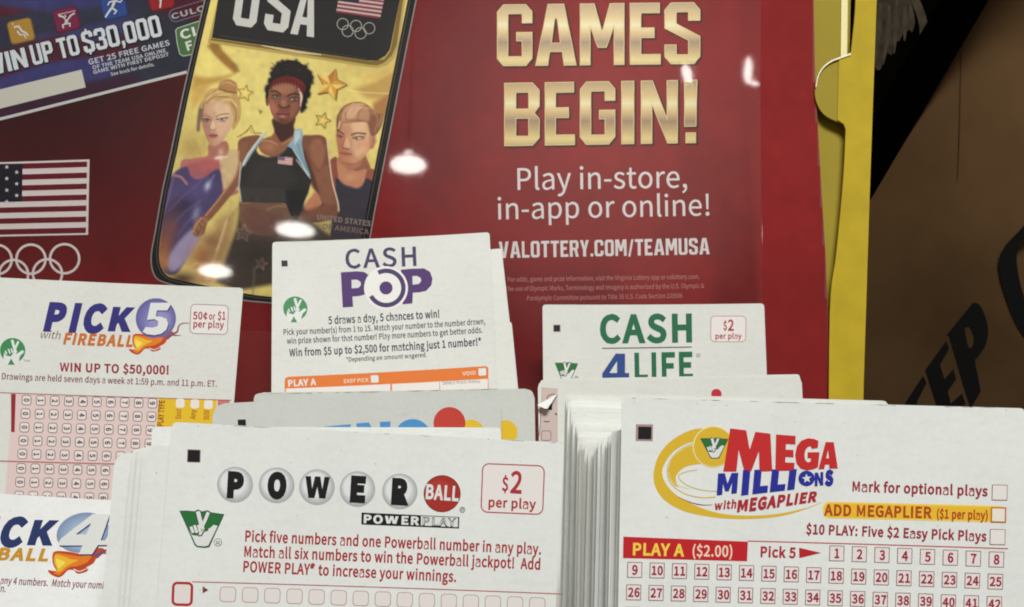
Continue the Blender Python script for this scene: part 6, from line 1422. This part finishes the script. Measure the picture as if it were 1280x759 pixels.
MEGA = [[mg((645, 150), (730, 160), (748, 262), (778, 168), (858, 178), (868, 375), (800, 377), (797, 270), (757, 375), (720, 375), (690, 262), (678, 377), (608, 377))],
        [mg((888, 182), (992, 190), (990, 234), (941, 231), (939, 262), (980, 264), (980, 302), (938, 300), (936, 330), (986, 332), (983, 372), (884, 374))],
        [cr(mg((1109, 252), (1112, 216)), 1, False) + mg((1090, 206), (1058, 202), (1022, 214), (998, 244), (989, 290), (996, 334), (1018, 362), (1050, 371), (1084, 366), (1110, 354), (1118, 276), (1055, 276), (1054, 306), (1073, 308), (1070, 326), (1056, 330), (1042, 318), (1038, 290), (1044, 262), (1058, 246), (1072, 244), (1078, 258))],
        [mg((1150, 222), (1193, 223), (1214, 361), (1170, 362), (1168, 340), (1147, 340), (1143, 364), (1112, 366)), mg((1153, 308), (1168, 308), (1163, 262))]]
for L in MEGA: s.poly(LG, L, RM, 7)
BM = ink((40, 46, 150))
s.text(LG, "MILLI", ma(573, 503), ma(1008, 458), 27.5, BM, 7, h1=19.5, bold=.10, shear=.2, space=1.0)
s.poly(LG, ell(*ma(1049, 414), 10.2, 9.6), BM, 7); s.poly(LG, star(*ma(1050, 415), 6.2, -6, .42), WPR, 8)
s.text(LG, "NS", ma(1092, 456), ma(1200, 442), 17, BM, 7, h1=16, bold=.09, shear=.2, space=1.04)
s.text(LG, "with", ma(566, 578), ma(680, 568), 9.5, RED, 7, bold=.034, shear=.25, space=1.08)
s.text(LG, "MEGAPLIER", ma(680, 593), ma(1110, 531), 15, ink((176, 40, 52)), 7, h1=11, bold=.065, shear=.34, space=1.0)
s.text("option_text", "Mark for optional plays", mz(289, 365), mz(744, 381), 12, ink((158, 40, 58)), 4, bold=.028)
s.poly("option_text", rrect(*mz(497, 436), 227, 21, 8, 1.3), ink((246, 216, 110)), 2); s.poly("option_text", rrect(*mz(497, 436), 223, 17.5, 7, 1.3), ink((240, 190, 50)), 3)
s.text("option_text", "ADD MEGAPLIER", mz(192, 447), mz(557, 456), 13.2, ink((176, 70, 30)), 5, bold=.03)
s.text("option_text", "($1 per play)", mz(574, 456), mz(744, 461), 10.5, ink((176, 70, 30)), 5, bold=.03)
s.text("option_text", "$10 PLAY: Five $2 Easy Pick Plays", mz(131, 510), mz(740, 534), 11.6, ink((158, 40, 58)), 4, bold=.028)
for (x, y), lw, cl, fc in ((mz(784, 369), .8, (134, 84, 84), (236, 230, 224)), (mz(780, 445), 1.8, (196, 110, 40), (240, 232, 216)), (mz(777, 520), .8, (134, 84, 84), (236, 230, 224))):
    s.poly("option_text", rrect(x, y, 19, 19.6, .5, 1.3, 1), ink(cl), 5); s.poly("option_text", rrect(x, y, 19 - 2 * lw, 19.6 - 2 * lw, .3, 1.3, 1), ink(fc), 6)
s.poly("play_bar", [(778.7, 670.4), (935.3, 677.4), (934.2, 702), (778.2, 697.2)], ink((196, 34, 40)), 2)
s.poly("play_bar", ribbon([(935, 676.6), (1258.5, 685.6)], 1.3), ink((190, 40, 52)), 2)
s.text("play_bar", "PLAY A", (790.5, 693), (855, 695), 14.2, ink((246, 214, 80)), 4, bold=.03)
s.text("play_bar", "($2.00)", (865.5, 695), (915.5, 696), 13.2, ink((244, 214, 190)), 4, bold=.018)
s.text("play_bar", "Pick 5", (951, 696), (995, 697.6), 12.2, ink((176, 40, 52)), 4, bold=.03)
s.poly("play_bar", [(999.5, 685), (1027, 691.4), (999.8, 698)], ink((188, 36, 40)), 4)
def ncell(x, y, nn): cell(s, "number_grid", x, y, 18.8, 19.6, .6, 1.4, .9, ink((118, 72, 74)), ink((236, 226, 222)), str(nn), ink((156, 34, 56)), 11.2 if nn < 10 else 10.6, 2, bold=.03)
for i in range(8): ncell(1046.7 + i * 28.2, 692.2 + i * 1.0, i + 1)
for k, (x0, y0, n0) in enumerate(((792.9, 712, 9), (791.6, 740, 26), (790.2, 768, 43), (788.8, 796, 60))):
    for i in range(17):
        if n0 + i <= 70: ncell(x0 + i * 28.12, y0 + i * .92, n0 + i)
s.build()
gp = "white slips in the thick right-hand pile"
lp = "plain white slip in the thick pile behind the red and blue logo slip"
steps = [rng.choice([.6, .7, .85, 1.1, 1.9, 2.9], p=[.22, .24, .22, .16, .10, .06]) for _ in range(54)]
N = len(steps); tt = np.cumsum(steps); tt = tt / tt[-1]
for i in range(N):
    t = tt[i]
    dep = .2520 + .0635 * t
    if t < .45:
        x = 774 - (774 - 727) * (t / .45); y = 534 + 22 * min(1, t / .30)
    else:
        q = (t - .45) / .55; x = 727 - 21 * q; y = 556 - 67 * q ** .85
    xj, yj = rng.normal(0, 2.0), rng.normal(0, 2.4)
    if t > .9: yj *= .4; xj *= .5
    plain(MG, x + xj, y + yj + (1.5 if t > .98 else 0), dep, rng.normal(.0, .22), lp, gp, 10 + int(rng.integers(0, 5)), PAPER3 if rng.random() < .5 else PAPER, pitch=-1.0, th=.00055)

# ---- front left: the slip with six printed balls, and its pile
PB_ = s = slip("white slip with black letters on grey balls, a red ball and red text", (216.5, 527.5), (704.5, 553.5), .2588, 6.5, 0, r=.0012)
pa = lambda x, y: (140 + x / 3.177, 520 + y / 3.177); pb = lambda x, y: (430 + x / 3.467, 540 + y / 3.467); qa = crop(140, 520, 3.177); qb = crop(430, 540, 3.467)
wear(s, (219, 528), (702, 553.6), 16, 6, (160, 158, 150))
s.poly("timing_mark", rrect(*pa(328, 159), 16.4, 16.2, .5, 2, 1), ink((150, 120, 116)), 1); s.poly("timing_mark", rrect(*pa(328, 159), 14.6, 14.4, .4, 2, 1), BLKI, 3)
for ch, (x, y), lw in (("P", (294, 606), .70), ("O", (345.6, 606.8), .82), ("W", (395.8, 609.2), 1.05), ("E", (446.5, 611.6), .66), ("R", (499.6, 614.6), .76)):
    for i in range(7):
        s.poly("logo", ell(x - .28 * i, y - .42 * i, 22.2 - i * 1.15, 22.4 - i * 1.15, n=44), ink(tuple(int(v) for v in (176 + i * 9, 178 + i * 9, 176 + i * 9))), 1 + i)
    w_ = 29 * lw
    s.text("logo", ch, (x - w_ / 2, y + 13.0), (x + w_ / 2, y + 14.2), 27, BLKI, 10, bold=.09 if ch != "W" else .06)
x, y = pb(425, 268)
s.poly("logo", ell(x, y, 23.2, n=48), ink((120, 38, 34)), 2); s.poly("logo", ell(x, y, 22.2, n=48), ink((168, 48, 40)), 3); s.poly("logo", ell(x - 3, y - 5, 14, 12, n=40), ink((178, 58, 46)), 4)
s.text("logo", "BALL", pb(353, 288), pb(496, 298), 17, WPR, 6, bold=.035)
ring(s, "logo", *pb(513, 338), 3.2, .7, BLKI, 3); s.text("logo", "R", pb(508, 345), pb(519, 345.5), 4.2, BLKI, 3)
s.poly("logo", qb((75, 350), (500, 369), (498, 419), (74, 402)), BLKI, 2)
s.poly("logo", qb((332, 365), (494, 372), (493, 413), (331, 406)), WPR, 4)
s.text("logo", "POWER", pb(84, 394), pb(326, 403), 9.6, WPR, 4, bold=.045, space=1.08)
s.text("logo", "PLAY", pb(340, 404), pb(486, 410), 9.6, BLKI, 6, bold=.03); s.text("logo", "PLAY", pb(342, 403), pb(484, 409), 8.8, WPR, 7, bold=-.008)
s.poly("logo", ribbon(qb((332, 365), (331, 408)), .8), BLKI, 5)
emblem(s, "emblem", pa(274, 378), pa(446, 384), pa(386, 521), pa(333, 519), 1)
ring(s, "emblem", *pa(422, 502), 4.6, .7, ink((90, 90, 90)), 2); s.text("emblem", "R", pa(415, 511), pa(430, 512), 4.8, ink((90, 90, 90)), 2)
price(s, *pb(731, 247), 77, 60.5, 8, 2.2, [("$", pb(684, 253), pb(711, 254), 16.5), ("2", pb(719, 262), pb(769, 265), 26)], [("per play", pb(626, 324), pb(831, 333), 11.4)], 0, 0, lw=1.4, m=ink((176, 50, 54)))
for tx, p0, p1 in (("Pick five numbers and one Powerball number in any play.", (306.4, 676.6), (676, 692.6)), ("Match all six numbers to win the Powerball jackpot!  Add", (305.2, 695.8), (675, 711.6)), ("POWER PLAY® to increase your winnings.", (304, 714.6), (570, 727.4))):
    s.text("rules_text", tx, p0, p1, 13.0, ink((170, 46, 48)), 2, bold=.022)
GPd = "play_grid"
s.poly(GPd, ribbon([(241, 727), (703, 742)], 1.1), ink((176, 50, 54)), 2)
outline(s, GPd, lambda d: rrect(229, 742, 23 + 2 * d, 27 + 2 * d, 5 + d, 2), 3.2, ink((182, 44, 50)), ink((232, 224, 218)), 2)
s.poly(GPd, [(254, 732.5), (261, 737.5), (253.8, 741.5)], ink((120, 60, 60)), 3)
for k in range(3):
    for i in range(15):
        x, y = 285 + i * 27.6 - k * 1.2, 743 + i * .92 + k * 26
        s.poly(GPd, rrect(x, y, 20, 19, 4.5, 2, 3), ink((170, 110, 108)), 2); s.poly(GPd, rrect(x, y, 18.6, 17.6, 4, 2, 3), ink((233, 226, 220)), 3)
s.build()
gq_ = "white slips in the left pile"; lq = "plain white slip in the pile behind the slip with printed balls"
plain(PB_, 190, 533.5, .2900, 2.9, lq, gq_, 0)
for i, (x, y, dd) in enumerate(((187.5, 556, .2596), (185.5, 557.5, .2602), (183, 558.5, .2608))): plain(PB_, x, y, dd, rng.normal(.2, .1), lq, gq_, i)
for i in range(26):
    t = (i + rng.uniform(-.3, .3)) / 25
    plain(PB_, 182 - 17 * t + rng.normal(0, .9), 559.5 + 3.5 * t + rng.normal(0, .8), .2614 + .017 * t, .2 + rng.normal(0, .15), lq, gq_, int(rng.integers(0, 5)), PAPER if rng.random() < .6 else PAPER3)
PE = slip("white slip with a rounded corner and a tiny green mark, leftmost in the ball-logo pile", (145.5, 565), (585, 588), .2835, 6.5, 0, r=.0030)
PE.poly("green_mark", cr([(161.5, 672), (164, 669), (164.5, 676), (163.6, 682), (162, 677)], 3), GRN, 1); PE.build()

# ---- a green edge at the far right, and the stepped rack that carries the slips
gs = slip("dark green edge of a card beside the right end of the numbered slip", (1270, 556), (1400, 559), .262, 5, 0, H=.12, m=mat("dark_green_card", (24, 84, 58), .5, noise=.1, nscale=40))
gs.build()
def world_z(p): return p.z
rack = bpy.data.objects.new("slip_rack", None); COL.objects.link(rack); rack.location = (0, .30, .97)
rack["label"] = "dark stepped rack holding the lottery slips upright on the counter"; rack["category"] = "slip rack"
rm = mat("rack_plastic", (44, 42, 42), .4, noise=.1, nscale=20)
for nm, y0, y1, z1 in (("step", .20, .335, 1.040), ("step", .336, .415, 1.055), ("step", .416, .56, 1.085)):
    V, F = boxv(-.30, .30, y0, y1, .9705, z1)
    mesh_obj(nm, [(x, y - .30, z - .97) for x, y, z in V], F, rm, parent=rack)
